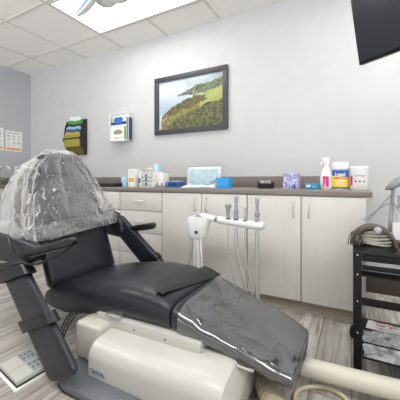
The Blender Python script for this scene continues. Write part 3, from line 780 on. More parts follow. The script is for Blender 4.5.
# strap across the seat
def topz(x, y):
    zt, zb, y0, y1 = interp(prof, x); cy = (y0 + y1) / 2; hy = (y1 - y0) / 2; u = min(1, abs((y - cy) / hy))
    return zt - .006 * (1 - u * u)
b = B(); secs = []
for i in range(25):
    s_ = i / 24; xa = -.750 + .030 * s_; wd = .046 + .050 * s_ ; y = .985 + .415 * s_
    zc = lambda x: topz(x, y) + .002 - (.004 if s_ < .04 else 0)
    secs.append([(xa, y, zc(xa)), (xa + wd * .5, y + .0, zc(xa + wd * .5) + .001), (xa + wd, y, zc(xa + wd)), (xa + wd, y, zc(xa + wd) + .004), (xa + wd * .5, y, zc(xa + wd * .5) + .006), (xa, y, zc(xa) + .004)])
b.loft(secs).build('seat_strap', M['vinyl2'], ch, angle=50)
B().box(-.668, -.648, .949, 1.421, .30, .418, .004).build('seam_gap', M['blackpl'], ch) if False else None
# backrest
A = Vector((-1.388, 0, .352)); Bt = Vector((-1.66, 0, 1.0)); du = (Bt - A).normalized(); dn = Vector((du.z, 0, -du.x))  # dn faces the foot end
b = B(); secs = []
Lb = (Bt - A).length
for i in range(25):
    s_ = i / 24; y0 = .95 + (.02 if s_ > .6 else 0) + .03 * max(0, s_ - .6); y1 = 1.42 - .03 * max(0, s_ - .6)
    e_ = min(s_, 1 - s_) * Lb; rr = .02; ins = 0 if e_ > rr else (rr - math.sqrt(max(0, rr * rr - (rr - e_) ** 2)))
    c_ = A + du * (s_ * Lb) + dn * (.012 * math.sin(PI * s_)); th = .036 - ins * .8; ring = []
    cy, hy = (y0 + y1) / 2, (y1 - y0) / 2 - ins
    for k in range(40):
        a = 2 * PI * k / 40; ca, sa = math.cos(a), math.sin(a)
        yy = math.copysign(abs(ca) ** .32, ca); tt = math.copysign(abs(sa) ** .6, sa)
        q = c_ + dn * (th * tt - .036); ring.append((q.x, cy + hy * yy, q.z))
    secs.append(ring)
b.loft(secs).build('backrest', M['vinyl'], ch, angle=60)
b = B(); c0 = A + du * .15 - dn * .075; c1 = A + du * .60 - dn * .075
b.obox(c0 + Vector((0, 1.03, 0)) - dn * .02, Vector((0, .31, 0)), (c1 - c0), dn * .02, .006); b.build('back_shell', M['ivory2'], ch)
# headrest under the bag
hc = Vector((-1.655, 1.185, 1.045)); RY = Matrix.Rotation(math.radians(-20), 3, 'Y')
b = B(); b.box(hc.x - .045, hc.x + .045, hc.y - .155, hc.y + .155, hc.z - .075, hc.z + .035, .03, 4, RY); b.build('headrest', M['vinyl'], ch, angle=60)
B().box(hc.x - .03, hc.x + .03, 1.12, 1.25, 1.07, 1.115, .012, 3).build('headrest_knob', M['silver'], ch)
# armrests
M['ivtrim'] = mat('brass_trim', (92, 86, 74), .4, .3)
for yc, top in ((.865, (-1.45, .556, -1.105, .655)), (1.505, (-1.53, .556, -1.135, .634))):
    x0, z0, x1, z1 = top; d = Vector((x1 - x0, 0, z1 - z0)); L = d.length; d.normalize(); up = Vector((-d.z, 0, d.x)); secs = []
    for i in range(17):
        s_ = i / 16; e_ = (1 - s_) * L; k = 1 if e_ > .03 else math.sqrt(max(.04, 1 - ((.03 - e_) / .03) ** 2)); ring = []
        c_ = Vector((x0, yc, z0)) + d * (s_ * L)
        for a_ in range(20):
            a = 2 * PI * a_ / 20; ca, sa = math.cos(a), math.sin(a)
            q = c_ + Vector((0, (.020 + .008 * s_) * k * math.copysign(abs(ca) ** .5, ca), 0)) + up * ((.016 + .004 * s_) * k * math.copysign(abs(sa) ** .6, sa)); ring.append(q)
        secs.append(ring)
    ar = B().loft(secs).build('armrest', M['vinyl2'], ch, angle=60)
    pc = Vector((x0, yc, z0)) + d * .03 - up * .024
    B().obox(pc - Vector((0, .02, 0)), d * (L - .06), Vector((0, .04, 0)), up * .004, .001).build('trim_plate', M['ivtrim'], ar)
# shoulder shell + hanging side panels ("wings") with bands
def slab(poly_top, th, bev=.014):
    return B().prism(poly_top, th, bev, 3)
P = lambda x, y, z: Vector((x, y, z))
# near panel
np_ = [P(-1.43, .845, .50), P(-.945, .722, .235), P(-.93, .72, .19), P(-.955, .72, .165), P(-1.05, .722, .131), P(-1.09, .724, .14), P(-1.66, .845, .44)]
def panel(path, th, inner):
    """padded slab lofted between a front edge and back edge line, list of (front, back)"""
    secs = []
    for i, (f_, k_) in enumerate(path):
        c_ = (f_ + k_) / 2; w_ = (f_ - k_) / 2; ring = []
        for a_ in range(28):
            a = 2 * PI * a_ / 28; ca, sa = math.cos(a), math.sin(a)
            ring.append(c_ + w_ * math.copysign(abs(ca) ** .35, ca) + Vector((0, th * math.copysign(abs(sa) ** .5, sa), 0)) * (inner[i]))
        secs.append(ring)
    return B().loft(secs)
fr0, fr1 = P(-1.44, .842, .50), P(-.893, .718, .212)
bk0, bk1 = P(-1.655, .842, .42), P(-1.065, .722, .114)
path = []; inn = []
for i in range(61):
    s_ = i / 60; f_ = fr0.lerp(fr1, s_); k_ = bk0.lerp(bk1, s_)
    e_ = (1 - s_) * .55; kk = 1 if e_ > .03 else math.sqrt(max(.03, 1 - ((.03 - e_) / .03) ** 2))
    c_ = (f_ + k_) / 2; f_ = c_ + (f_ - c_) * (.60 + .34 * kk); k_ = c_ + (k_ - c_) * (.60 + .34 * kk)
    path.append((f_, k_)); inn.append(.3 + .7 * kk)
panel(path, .017, inn).build('side_panel', M['vinyl'], ch, angle=60)
def band(path, s0, s1, grow, th, name='band'):
    secs = []
    for s_ in (s0, s0 + .002, (s0 + s1) / 2, s1 - .002, s1):
        f_ = fr0.lerp(fr1, s_); k_ = bk0.lerp(bk1, s_); c_ = (f_ + k_) / 2; w_ = (f_ - k_) / 2 * grow; ring = []
        for a_ in range(28):
            a = 2 * PI * a_ / 28; ca, sa = math.cos(a), math.sin(a)
            ring.append(c_ + w_ * math.copysign(abs(ca) ** .4, ca) + Vector((0, th * math.copysign(abs(sa) ** .7, sa), 0)) + Vector((0, 0, -.004 * sa)))
        secs.append(ring)
    o = B().loft(secs, cap=False).build(name, M['vinyl2'], ch, angle=60)
    o.modifiers.new('s', 'SOLIDIFY').thickness = .006
    return o
band(None, .50, .60, 1.16, .036)
band(None, -.10, -.035, 1.20, .040)
band(None, -.025, .095, 1.18, .038)
# near shoulder pad with its rim strap
b = B()
wing = [(-1.66, .63), (-1.40, .60), (-1.36, .565), (-1.38, .53), (-1.43, .505), (-1.55, .49), (-1.68, .48), (-1.80, .47), (-1.86, .55), (-1.80, .64)]
b.prism([P(x, .855, z) for x, z in wing], (0, .055, 0), .02, 4).build('shoulder_pad', M['vinyl'], ch, angle=50)
B().tube(curve([P(-1.60, .835, .64), P(-1.56, .83, .585), P(-1.50, .825, .54), P(-1.43, .825, .518), P(-1.35, .83, .522), P(-1.24, .845, .562), P(-1.135, .86, .622)], 8), .0065, 8).build('rim_strap', M['vinyl2'], ch)
# far panel
fr0, fr1 = P(-1.45, 1.50, .695), P(-.93, 1.50, .285)
bk0, bk1 = P(-1.56, 1.50, .63), P(-1.04, 1.50, .20)
path = []; inn = []
for i in range(21):
    s_ = i / 20; e_ = min(s_, 1 - s_) * .66; kk = 1 if e_ > .04 else math.sqrt(max(.05, 1 - ((.04 - e_) / .04) ** 2))
    f_ = fr0.lerp(fr1, s_); k_ = bk0.lerp(bk1, s_); c_ = (f_ + k_) / 2
    path.append((c_ + (f_ - c_) * (.5 + .5 * kk), c_ + (k_ - c_) * (.5 + .5 * kk))); inn.append(kk)
panel(path, .024, inn).build('side_panel', M['vinyl'], ch, angle=60)
band(None, .60, .66, 1.2, .034)
b = B(); b.prism([P(x, 1.455, z) for x, z in ((-1.62, .55), (-1.42, .53), (-1.38, .57), (-1.40, .64), (-1.45, .70), (-1.52, .72), (-1.62, .70))], (0, .05, 0), .018, 4); b.build('shoulder_pad', M['vinyl'], ch, angle=50)
# frame linking arms to the backrest
b = B(); q = A + du * .30 - dn * .09
b.tube([P(q.x - .04, .87, .55), P(q.x - .04, 1.49, .56)], .016, 12); b.build('arm_bar', M['ivory2'], ch)

# base cover
def boxcover(x0, x1, y0, y1, z0, zt, slope=.015):
    secs = []
    for i in range(21):
        s_ = i / 20; x = x0 + (x1 - x0) * s_; d = (1 - s_) * (x1 - x0); rr = .07
        ins = 0 if d > rr else rr - math.sqrt(max(0, rr * rr - (rr - d) ** 2))
        ya, yb, zz = y0 + ins * .45, y1 - ins * .45, zt + slope * s_ - ins * .8
        ring = [(x, ya, z0), (x, ya, zz - .075)]
        for k in range(1, 9):
            a = PI / 2 * k / 8; ring.append((x, ya + .065 * (1 - math.cos(a)), zz - .075 + .062 * math.sin(a)))
        ring += [(x, ya + .12, zz - .004), (x, (ya + yb) / 2, zz), (x, yb - .04, zz), (x, yb, zz - .05), (x, yb, z0)]
        secs.append(ring)
    return B().loft(secs)
boxcover(-.958, -.335, .812, 1.12, .125, .268).build('base_cover', M['ivory'], ch, angle=40)
B().box(-1.112, -.960, .868, 1.2, .125, .286, .014, 3).build('rear_housing', M['ivory2'], ch)
B().box(-1.05, -.50, .935, 1.38, .262, .312, .003).build('seat_rail', M['ivory'], ch)
for x in (-.82, -.66): B().lathe((x, .9345, .288), [(.004, 0), (.004, .002)], 10, axis=(0, -1, 0)).build('screw', M['ink'], ch)
b = B(); b.box(-.52, -.30, .948, .956, .262, .270, .002); b.box(-.505, -.49, .945, .96, .24, .285, .003); b.build('lever_bar', M['ivory2'], ch)
B().box(-1.10, -.55, 1.0, 1.36, .2, .3, .01).build('lift_arm', M['silver'], ch)
# grey plate on the floor
plate = []
for x, y in ((-1.10, 1.30), (-1.10, .82), (-1.085, .775), (-1.05, .742), (-1.0, .728), (-.42, .728), (-.37, .76), (-.36, .82), (-.36, .97), (-.50, 1.18), (-.62, 1.3)): plate.append(P(x, y, FZ + .003))
B().prism(plate, (0, 0, .03), .004).build('base_plate', M['basegrey'], ch)
B().prism([p + Vector((0, 0, -.0025)) + (p - P(-.66, 1.0, p.z)) * .006 for p in plate], (0, 0, .008), .001).build('rubber_edge', M['blackpl'], ch)
text('lettering', 'ROYAL', (-.900, .8105, .148), (1, 0, 0), (0, 0, 1), .022, M['inkblue'], ch, bold=.0005)
B().lathe((-.945, .8118, .155), [(.003, 0), (.003, .0015)], 10, axis=(0, -1, 0)).build('screw', M['ink'], ch)
# small clear tray latch under the seat
b = B(); b.box(-.99, -.90, .93, .985, .318, .330, .003); b.box(-.985, -.905, .925, .935, .312, .322, .002)
b.build('latch_plate', M['steel'], ch)
# cables behind
b = B()
for k in range(3): b.tube(curve([P(-1.22 - .02 * k, .98, .27), P(-1.26 - .02 * k, .95, .20), P(-1.30 - .015 * k, .95, .13), P(-1.36, 1.0, FZ + .006)], 6), .004, 6)
b.build('cable', M['blackpl'], ch)

# ------------------------------------------------------------------ clear bag over the chair back
def bag():
    rings = []; n = 120
    #        z     cx     cy    hx    hy    p
    tab = [(.60, -1.70, 1.19, .285, .30, 5), (.66, -1.70, 1.19, .285, .30, 4.5), (.71, -1.70, 1.19, .265, .29, 4), (.83, -1.70, 1.19, .205, .270, 3.4), (.94, -1.70, 1.19, .150, .240, 3.2),
           (1.02, -1.69, 1.185, .105, .190, 3.2), (1.07, -1.68, 1.185, .078, .13, 3.2), (1.10, -1.675, 1.185, .062, .10, 3), (1.115, -1.675, 1.185, .045, .08, 3), (1.122, -1.675, 1.185, .025, .04, 3)]
    n = 84; NR = 22; rr_ = random.Random(11)
    for i in range(NR + 1):
        s_ = i / NR; ring = []
        for k in range(n):
            edge = i in (0, NR)
            sj = s_ if edge else s_ + rr_.uniform(-.4, .4) / NR
            z = .632 + (1.122 - .632) * (1 - (1 - sj) ** 1.25)
            cx, cy, hx, hy, p = interp(tab, z)
            a = 2 * PI * (k + rr_.uniform(-.28, .28) + .5 * (i % 2)) / n; ca, sa = math.cos(a), math.sin(a)
            rx = math.copysign(abs(ca) ** (2 / p), ca); ry = math.copysign(abs(sa) ** (2 / p), sa)
            q = Vector((ca * 2.2, sa * 2.2, 0))
            fold = .55 * ridge(q * 1.8 + Vector((0, 0, z * .8))) + .45 * ridge(q * 3.9 + Vector((3, 1, z * 1.4)))
            low = max(0, 1 - s_ * 3.4)
            d = .034 * fold * (1 - s_ * .72) + rr_.uniform(-1, 1) * (.0022 + .006 * low) * (1 if not edge else .4)
            nv = Vector((rx, ry, 0)).normalized()
            zz = z + low * (.030 * sa + .018 * noise.noise(Vector((ca * 4, sa * 4, 7)))) + (.004 * rr_.uniform(-1, 1) if s_ > .8 else 0)
            ring.append((cx + hx * rx + nv.x * d, cy + hy * ry + nv.y * d, zz))
        rings.append(ring)
    b = B().loft(rings, cap=False)
    b.bm.verts.ensure_lookup_table()
    b.bm.faces.new([b.bm.verts[len(b.bm.verts) - n + k] for k in range(n)])
    bmesh.ops.triangulate(b.bm, faces=b.bm.faces[:])
    return b
def ridge(v): return 1 - 2 * abs(noise.noise(v))
o = bag().build('clear_plastic_bag', M['film'], None, origin=(-1.68, 1.19, .635), angle=16)
tag(o, 'large crinkled clear plastic bag draped over the chair back', 'plastic bag')
b = B(); rr_ = random.Random(5); secs = []
for i in range(6):
    ring = []
    for k in range(110):
        a = 2 * PI * k / 110; ca, sa = math.cos(a), math.sin(a)
        rx = math.copysign(abs(ca) ** .4, ca); ry = math.copysign(abs(sa) ** .4, sa)
        m_ = -.012 + rr_.uniform(-.005, .005)
        ring.append((-1.70 + (.288 + m_) * rx, 1.19 + (.303 + m_) * ry, .622 + .017 * i + .030 * sa + rr_.uniform(-.005, .005)))
    secs.append(ring)
b.loft(secs, cap=False); bmesh.ops.triangulate(b.bm, faces=b.bm.faces[:])
b.build('gathered_hem', M['filmhem'], o, angle=14)

# dental tray or clips seen through the bag, on the near side
t = thing('headrest_clip_bar', 'white clip bar seen through the bag on the near side of the headrest', 'clip', (-1.72, .985, .99))
b = B(); b.tube([P(-1.73, .96, .985), P(-1.72, 1.015, .985)], .005, 8); b.tube([P(-1.70, .99, .985), P(-1.70, .99, 1.01)], .004, 8); b.build('bar', M['white'], t)

# ------------------------------------------------------------------ assistant instrument arm
t = thing('instrument_arm', 'white instrument delivery arm with holder standing behind the chair', 'instrument arm', (-.87, 1.60, FZ))
y = 1.60
b = B(); secs = []
for z, k in ((.555, .80), (.562, .92), (.60, 1.0), (.655, 1.03), (.682, 1.03), (.688, .98)):
    ring = []
    for a_ in range(24):
        a = 2 * PI * a_ / 24; ca, sa = math.cos(a), math.sin(a)
        ring.append((-.872 + .066 * k * math.copysign(abs(ca) ** .55, ca) + (.012 if z > .64 and ca > 0 else 0), y + .042 * k * math.copysign(abs(sa) ** .6, sa), z))
    secs.append(ring)
b.loft(secs).build('control_box', M['white'], t)
B().box(-.915, -.84, y - .03, y + .03, .6885, .697, .004).build('top_cap', M['white'], t)
B().box(-.885, -.835, y - .028, y + .02, .6972, .699, .0005).build('keypad', M['inkblue'], t)
B().lathe((-.862, y - .0405, .600), [(.011, 0), (.011, .006), (.006, .008)], 14, axis=(0, -1, 0)).build('knob', M['ink'], t)
B().cyl((-.85, y, .700), (-.745, y - .01, .687), .019, 20).build('arm_tube', M['white'], t)
B().cyl((-.744, y - .01, .687), (-.727, y - .011, .685), .012, 14).build('pivot', M['silver'], t)
b = B(); pts = [P(-.727, y - .011, .684), P(-.722, y - .011, .684), P(-.45, y - .03, .669), P(-.438, y - .03, .668), P(-.432, y - .03, .667)]
rr = [.012, .022, .025, .020, .006]; b.tube(pts, .02, 20, rfn=lambda i: rr[i]); b.build('holder_bar', M['white'], t)
b = B(); b.cyl((-.89, y + .01, FZ + .012), (-.885, y + .01, .556), .022, 16, .018); b.build('post', M['white'], t)
B().lathe((-.89, y + .01, FZ), [(.13, 0), (.13, .008), (.05, .014), (.03, .02)], 28).build('floor_base', M['basegrey'], t)
def hp(x, h, kind, lab):
    q = thing('dental_handpiece', lab, 'handpiece', (x, y - .03, .68), 'handpieces on the holder bar')
    zb = .684 - (x + .727) * .055 + .021
    yy = y - .028
    if kind == 0: pr = [(.008, 0), (.009, .02), (.011, h * .5), (.014, h * .7), (.019, h * .78), (.021, h * .9), (.016, h)]
    elif kind == 1: pr = [(.014, 0), (.015, .018), (.010, .024), (.015, .036), (.016, .046), (.010, .058), (.009, h * .68), (.012, h * .76), (.013, h * .96), (.009, h)]
    else: pr = [(.011, 0), (.011, .03), (.007, .034), (.008, h * .85), (.006, h)]
    B().lathe((x, yy, zb), pr, 16).build('handpiece_body', M['hpgrey'] if kind != 2 else M['greyhose'], q)
    if kind == 1:
        B().tube([P(x, yy, zb + .03), P(x + .016, yy - .008, zb + .045)], .004, 8).build('lever', M['chrome'], q)
    B().lathe((x, yy, zb - .004), [(.016, 0), (.016, .005)], 16).build('holder_clip', M['blackpl'], q)
    return q
hs = [(-.652, .085, 0, 'small suction tip handpiece, first on the holder bar from the control box'), (-.601, .135, 1, 'tall silver-grey handpiece, second from the control box'),
      (-.543, .075, 2, 'short slim white handpiece between the two silver ones'), (-.474, .135, 1, 'tall silver-grey handpiece at the outer end of the holder bar')]
for a in hs: hp(*a)
hoses = [(-.652, .0035, [(-.652, .65), (-.645, .52), (-.625, .40), (-.60, .30), (-.58, .2), (-.60, .12)], 'thin grey hose hanging from the small suction tip'),
         (-.601, .0115, [(-.601, .646), (-.597, .56), (-.575, .44), (-.545, .34), (-.535, .22), (-.56, .12)], 'thick grey hose hanging from the second handpiece'),
         (-.543, .0075, [(-.543, .644), (-.543, .54), (-.535, .44), (-.505, .34), (-.495, .22), (-.51, .12)], 'straight grey hose hanging from the short handpiece'),
         (-.474, .0115, [(-.474, .64), (-.473, .54), (-.475, .44), (-.472, .34), (-.46, .20), (-.47, .12)], 'thick grey hose hanging from the outermost handpiece')]
for q_, (x, r, pl_, lab) in enumerate(hoses):
    o = B().tube(curve([P(a, y - .03 - .004 * i, z) for i, (a, z) in enumerate(pl_)], 8), r, 10).build('hanging_hose', M['greyhose'], None, origin=(x, y, .6)); tag(o, lab, 'hose', 'hoses below the holder bar')
for k, (x, xb, r) in enumerate(((-.908, -.925, .011), (-.882, -.878, .0065), (-.860, -.848, .0075), (-.836, -.822, .0065))):
    o = B().tube(curve([P(x, y - .028, .552), P(x, y - .028, .50), P((x + xb) / 2, y - .03, .40), P(xb, y - .03, .28), P(xb - .005, y - .03, .13)], 8), r, 10).build('hanging_hose', M['white'] if k != 0 else M['greyhose'], None, origin=(x, y, .5))
    tag(o, ['thick grey hose, first below the white control box', 'white hose, second below the white control box', 'white hose, third below the white control box', 'thin white hose, last below the white control box'][k], 'hose', 'hoses below the control box')

# ------------------------------------------------------------------ overhead dental lamp
t = thing('dental_lamp', 'white overhead dental examination lamp in front of the ceiling light', 'lamp', (-1.15, 1.12, 1.95))
nd = Vector((-.22, -.86, .42)).normalized(); dc = (-1.275, 1.077, 1.912)
B().lathe(dc, [(.001, -.03), (.06, -.026), (.094, -.012), (.104, 0), (.106, .006), (.100, .010), (.094, .004)], 36, axis=nd).build('lamp_shell', M['lamp_white'], t)
B().lathe(dc, [(.093, .0045), (.07, -.004), (.035, -.012), (.001, -.014)], 36, axis=nd).build('reflector', M['reflector'], t)
B().sphere((-1.215, 1.15, 1.955), .068, 1.05, .9, .72).build('lamp_housing', M['lamp_white'], t)
B().sphere((-1.087, 1.119, 1.925), .066, 1.15, .9, .72).build('grip_ball', M['lamp_white'], t)
b = B(); b.tube([P(-1.21, 1.15, 1.965), P(-1.05, 1.13, 1.945)], .022, 14); b.tube(curve([P(-1.19, 1.16, 1.99), P(-1.12, 1.2, 2.12), P(-1.0, 1.24, 2.25), P(-.98, 1.25, ZC - .012)], 6), .02, 14); b.build('lamp_arm', M['lamp_white'], t)

# ------------------------------------------------------------------ floor things
# foot control
t = thing('foot_control', 'white two-section foot control unit with grey keypads on the floor', 'foot control', (-1.4, .72, FZ))
# u runs along the unit's long side (to the left/away), v across
O = P(-1.165, .635, 0); u = Vector((-.205, .030, 0)); v = Vector((.012, .205, 0))
def q3(a, b_, z): return O + u * a + v * b_ + Vector((0, 0, z))
def slabq(a0, a1, b0, b1, z, h, bev=0): return B().prism([q3(a0, b0, z), q3(a0, b1, z), q3(a1, b1, z), q3(a1, b0, z)], (0, 0, h), bev)
slabq(0, 1, 0, 1, FZ, .010, .002).build('tray', M['white'], t)
slabq(.05, .96, .05, .97, FZ + .0105, .005).build('gasket', M['ink'], t)
for k, (a0_, a1_) in enumerate(((.06, .495), (.505, .95))):
    d = slabq(a0_, a1_, .06, .73, FZ + .016, .019, .004).build('pedal', M['ivory'], t, angle=30)
    kp = slabq(a0_ + .02, a1_ - .02, .40, .70, FZ + .0352, .001).build('keypad', M['pedgrey'], t, smooth=False)
    for i in range(2):
        for j in range(3):
            a_ = a0_ + .02 + (a1_ - a0_) * (.28 + .36 * i); b_ = .43 + .09 * j
            slabq(a_, a_ + .05, b_, b_ + .035, FZ + .0364, .0005).build('key_symbol', M['ink'], kp, smooth=False)
h_ = slabq(.06, .95, .76, .97, FZ + .016, .024, .004).build('rear_ridge', M['ivory'], t, angle=30)
slabq(.62, .85, .86, .92, FZ + .0402, .0005).build('ridge_symbol', M['ink'], h_, smooth=False)

# cream duct
o = B().cyl((-.30, 1.214, .165), (.62, 1.278, .165), .036, 32).build('cream_duct', M['cream_tube'], None, origin=(.1, 1.24, .165))
tag(o, 'thick cream tube running across the floor from the chair toward the black stand', 'tube')
# corrugated hose
pts = curve([P(-.50, 1.36, .134), P(-.42, 1.25, .134), P(-.325, 1.13, .134), P(-.245, 1.01, .134), P(-.165, .90, .133), P(-.08, .78, .133)], 60)
o = B().tube(pts, .036, 20, rfn=lambda i: .036 + .0055 * math.sin(i * 2 * PI / 9.0)).build('corrugated_hose', M['hose'], None, origin=(-.3, 1.05, .134))
tag(o, 'beige corrugated hose on the floor below the foot end of the chair', 'hose')
o = B().tube(curve([P(-.02, .80, .101), P(-.08, .90, .101), P(-.15, 1.02, .101), P(-.19, 1.11, .101), P(-.185, 1.165, .101), P(-.14, 1.212, .101), P(-.09, 1.232, .101), P(-.03, 1.215, .101), P(.01, 1.15, .101), P(.03, 1.0, .101), P(.03, .85, .101)], 10), .008, 10).build('looped_hose', M['thinhose'], None, origin=(-.1, 1.1, .1))
tag(o, 'thin cream hose looping on the floor between chair and stand', 'hose')
o = B().tube(curve([P(-.40, 1.14, .098), P(-.37, 1.07, .098), P(-.325, 1.01, .098), P(-.30, .96, .098), P(-.29, .88, .098)], 10), .0055, 8).build('floor_cable', M['greyhose'], None, origin=(-.3, 1.0, .1))
tag(o, 'thin white cable on the floor beside the corrugated hose', 'cable')

# ------------------------------------------------------------------ black stand
CX0, CX1, CY0, CY1, CZ = .004, .52, 1.335, 1.77, .636
t = thing('equipment_stand', 'black metal equipment stand with wooden top and lower shelf', 'stand', ((CX0 + CX1) / 2, (CY0 + CY1) / 2, FZ))
B().box(CX0, CX1, CY0, CY1, CZ - .012, CZ, .003).build('top', M['carttop'], t)
lw_ = .030
def post(x, y_):
    b = B(); b.box(x, x + lw_, y_, y_ + lw_, FZ, CZ - .0125, .002); return b
for x in (CX0 + .002, CX1 - lw_ - .002):
    for y_ in (CY0 + .001, CY1 - lw_ - .001):
        p_ = post(x, y_).build('leg', M['cartmetal'], t)
        if y_ < 1.5:
            b = B()
            for z in (.62, .54, .43, .30): b.lathe((x + .015, y_ + .0005, z), [(.0035, 0), (.003, .002)], 10, axis=(0, -1, 0))
            b.build('bolt', M['steel'], p_)
for z0, z1 in ((CZ - .040, CZ - .013), (.560, .577), (.415, .442), (.100, .122)):
    b = B(); b.box(CX0 + .033, CX1 - .033, CY0 + .004, CY0 + .022, z0, z1, .002); b.build('rail', M['cartmetal'], t)
    b = B(); b.box(CX0 + .033, CX1 - .033, CY1 - .022, CY1 - .004, z0, z1, .002); b.build('rail', M['cartmetal'], t)
    for x in (CX0 + .006, CX1 - .024):
        b = B(); b.box(x, x + .018, CY0 + .033, CY1 - .033, z0, z1, .002); b.build('rail', M['cartmetal'], t)
B().box(CX0 + .034, CX1 - .034, CY0 + .023, CY1 - .023, .187, .193, .001).build('shelf', M['cartmetal'], t)
B().tube([P(CX0 + .033, CY0 + .01, .535), P(CX1 - .033, CY0 + .01, .535)], .004, 8).build('wire_rail', M['cartmetal'], t)
B().tube([P(CX0 + .033, CY0 + .01, .262), P(CX1 - .033, CY0 + .01, .262)], .003, 8).build('wire_rail', M['cartmetal'], t)
b = B(); b.sphere((CX0 - .002, CY0 + .03, .285), .022, .5, 1, 1.2); b.build('side_knob', M['cartmetal'], t)
# shelf items: papers & bag
def paper(u, v): return (190, 60, 70) if (fbm(u, v, 9, 4) > .42) else ((200, 200, 204) if int(v * 12) % 3 == 0 and .1 < u < .8 else (238, 236, 232))
t = thing('printed_paper', 'white leaflet with small red marks on the stand shelf', 'paper', (.2, 1.6, .2))
R = [P(.075, 1.68, .215), P(.44, 1.62, .215), P(.42, 1.53, .215), P(.06, 1.59, .215)]
B().prism(R, (0, 0, -.0015)).build('sheet', M['whitepaper'], t, smooth=False)
decal('print', R[3] + Vector((0, 0, .001)), R[2] - R[3], R[0] - R[3], 40, 14, paper, t)
def crumple(x0, x1, y0, y1, z0, h, nm, lab, m, sd):
    secs = []; n1, n2 = 26, 20
    for j in range(n2 + 1):
        row = []
        for i in range(n1 + 1):
            uu, vv = i / n1, j / n2; e_ = min(uu, 1 - uu, vv, 1 - vv) * 4; e_ = min(1, e_) ** .5
            z = z0 + e_ * h * (.6 + .5 * noise.noise(Vector((uu * 5, vv * 5, sd))) + .35 * (1 - 2 * abs(noise.noise(Vector((uu * 9, vv * 9, sd + 3))))))
            row.append((x0 + (x1 - x0) * uu + .012 * noise.noise(Vector((uu * 7, vv * 7, sd + 9))), y0 + (y1 - y0) * vv, max(z, z0)))
        secs.append(row)
    o = B().loft(secs, cap=False, closed=False).build(nm, m, None, origin=((x0 + x1) / 2, (y0 + y1) / 2, z0), angle=30); tag(o, lab, 'plastic bag'); return o
crumple(.045, .48, 1.362, 1.60, .194, .035, 'clear_supply_bag', 'crumpled clear plastic bag of supplies on the stand shelf', M['film3'], 1.3)
o = B().box(.16, .45, 1.39, 1.54, .1935, .206, .006).build('gauze_pack', M['whitepaper'], None); tag(o, 'white gauze pack inside the clear bag on the shelf', 'packet')

# coil of hoses in a brown bracket
t = thing('hose_bracket', 'brown rubber bracket lying on the stand top around coiled hoses', 'bracket', (.06, 1.6, CZ))
b = B()
def arch(xc, y0, r, w_, z0=CZ + .001, sx_=1.25):
    secs = []
    for i in range(17):
        a = PI * i / 16; cx = xc + math.cos(a) * r * sx_; cz = z0 + math.sin(a) * r * 1.12; ci = .87
        ix, iz = xc + math.cos(a) * r * sx_ * ci, z0 + math.sin(a) * r * 1.12 * ci
        secs.append([(cx, y0, cz), (cx, y0 + w_, cz), (ix, y0 + w_, iz), (ix, y0, iz)])
    return secs
b.loft(arch(.085, 1.455, .080, .09, sx_=1.12)); 
for k in range(4): b.loft(arch(.008 + .010 * k, 1.43 + .022 * k, .058 + .003 * k, .014, sx_=.42))
b.box(.0, .034, 1.455, 1.49, CZ, CZ + .012, .003)
b.build('arch_body', M['rail_rust'], t)
t = thing('hose_coil', 'coil of pale grey-green hoses held in the brown bracket', 'hose coil', (.09, 1.56, CZ))
for k in range(5):
    z = CZ + .010 + .0118 * k; pts = []
    for i in range(33):
        a = 2 * PI * i / 32; pts.append(P(.095 + (.060 + .003 * (k % 2)) * math.cos(a), 1.49 + .040 * math.sin(a) + .004 * k, z + .003 * math.sin(a * 2 + k)))
    B().tube(pts, .0057, 10, cap=False).build('hose_loop', M['coil'], t)
B().sphere((.10, 1.45, CZ + .074), .015, 1.1, .8, 1).build('clear_knob', M['clear'], t)

# silver machine at the right edge
t = thing('curing_machine', 'grey and silver machine with tilted head standing on the black stand', 'machine', (.25, 1.62, CZ))
b = B(); b.box(.185, .42, 1.52, 1.72, CZ, CZ + .022, .006, 3); b.build('base', M['silver'], t)
b = B(); b.obox(P(.147, 1.57, CZ + .001), P(.014, 0, .0), P(0, .03, 0), P(.016, 0, .262), .003); b.build('front_post', M['silver'], t)
b = B(); b.obox(P(.20, 1.60, CZ + .023), P(.10, 0, .0), P(0, .1, 0), P(.02, 0, .22), .006); b.build('column', M['white'], t)
b = B(); secs = []
for i in range(13):
    s_ = i / 12; c_ = P(.138, 1.58, .888).lerp(P(.36, 1.60, 1.03), s_); k = min(1, math.sqrt(max(.05, 1 - (1 - min(1, s_ * 5)) ** 2))); ring = []
    for a_ in range(20):
        a = 2 * PI * a_ / 20; ca, sa = math.cos(a), math.sin(a)
        ring.append(c_ + Vector((-.02 * sa * 0, .05 * k * math.copysign(abs(ca) ** .6, ca), .022 * k * math.copysign(abs(sa) ** .6, sa))))
    secs.append(ring)
b.loft(secs).build('tilted_head', M['silver'], t)
B().box(.185, .32, 1.575, 1.578, .80, .86, .001).build('dark_panel', M['silver'], t)
b = B(); b.tube([P(.165, 1.56, .87), P(.06, 1.58, .725)], .0035, 6); b.tube(curve([P(.17, 1.56, .83), P(.12, 1.57, .80), P(.05, 1.58, .735)], 6), .003, 6); b.tube(curve([P(.17, 1.56, .82), P(.20, 1.55, .78), P(.24, 1.54, .76)], 6), .003, 6)
b.build('cord', M['silver'], t)
o = B().prism([P(.168, 1.545, CZ + .0225), P(.30, 1.53, CZ + .0225), P(.30, 1.53, CZ + .12), P(.163, 1.545, CZ + .10)], (0, .004, 0)).build('white_card', M['whitepaper'], None, smooth=False); tag(o, 'white card standing on the machine base', 'card')

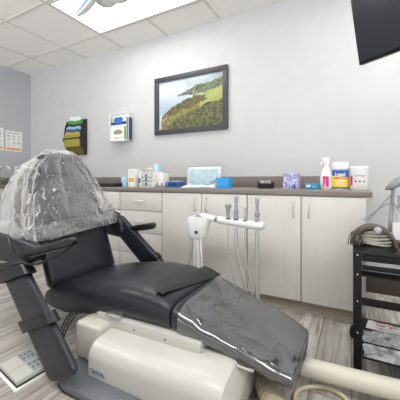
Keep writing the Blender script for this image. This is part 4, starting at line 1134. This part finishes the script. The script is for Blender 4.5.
# operator stool half hidden behind the bag
t = thing('operator_stool', 'black operator stool standing by the sink cabinet', 'stool', (-2.75, 1.20, FZ))
b = B(); secs = []
sxc, syc = -2.80, 1.22
for z, r_ in ((.55, .16), (.555, .18), (.58, .195), (.61, .195), (.625, .18), (.63, .15)): secs.append([(sxc + r_ * math.cos(2 * PI * k / 28), syc + r_ * math.sin(2 * PI * k / 28), z) for k in range(28)])
b.loft(secs).build('seat', M['vinyl'], t)
b = B(); b.cyl((sxc, syc, FZ + .07), (sxc, syc, .549), .025, 16); b.build('column', M['chrome'], t)
for k in range(5):
    a = 2 * PI * k / 5 + .3; ex, ey = sxc + .26 * math.cos(a), syc + .26 * math.sin(a)
    l = B().tube([P(sxc, syc, FZ + .10), P(ex, ey, FZ + .06)], .016, 10).build('leg', M['blackpl'], t)
    B().cyl((ex - .012 * math.sin(a), ey + .012 * math.cos(a), FZ + .026), (ex + .012 * math.sin(a), ey - .012 * math.cos(a), FZ + .026), .026, 16).build('caster', M['blackpl'], l)
b = B(); b.tube([P(sxc, syc, .56), P(sxc - .17, syc - .02, .58), P(sxc - .20, syc - .02, .75)], .012, 10); b.build('back_support', M['chrome'], t)
b = B(); b.box(sxc - .25, sxc - .19, syc - .17, syc + .17, .755, .865, .026, 4); b.build('backrest', M['vinyl'], t)

# ------------------------------------------------------------------ light & view
w = bpy.data.worlds.new('world'); S.world = w; w.use_nodes = True
bg = w.node_tree.nodes['Background']; WN = w.node_tree.nodes; WL = w.node_tree.links
tcw = WN.new('ShaderNodeTexCoord'); sx3 = WN.new('ShaderNodeSeparateXYZ'); WL.new(tcw.outputs['Generated'], sx3.inputs[0])
mrw = WN.new('ShaderNodeMapRange'); mrw.inputs[1].default_value = -.12; mrw.inputs[2].default_value = .02; mrw.inputs[3].default_value = 3.9; mrw.inputs[4].default_value = .35
WL.new(sx3.outputs['Z'], mrw.inputs[0]); WL.new(mrw.outputs[0], bg.inputs[1])
bg.inputs[0].default_value = (.96, .97, 1.0, 1)   # added fill: world brightened below the horizon to lift the ceiling, dimmer above
S.view_settings.view_transform = 'Standard'; S.view_settings.look = 'None'; S.view_settings.gamma = 1; S.view_settings.use_curve_mapping = False
S.view_settings.exposure = 0.0
S.cycles.use_denoising = True
S.cycles.max_bounces = 10; S.cycles.transparent_max_bounces = 12; S.cycles.diffuse_bounces = 6
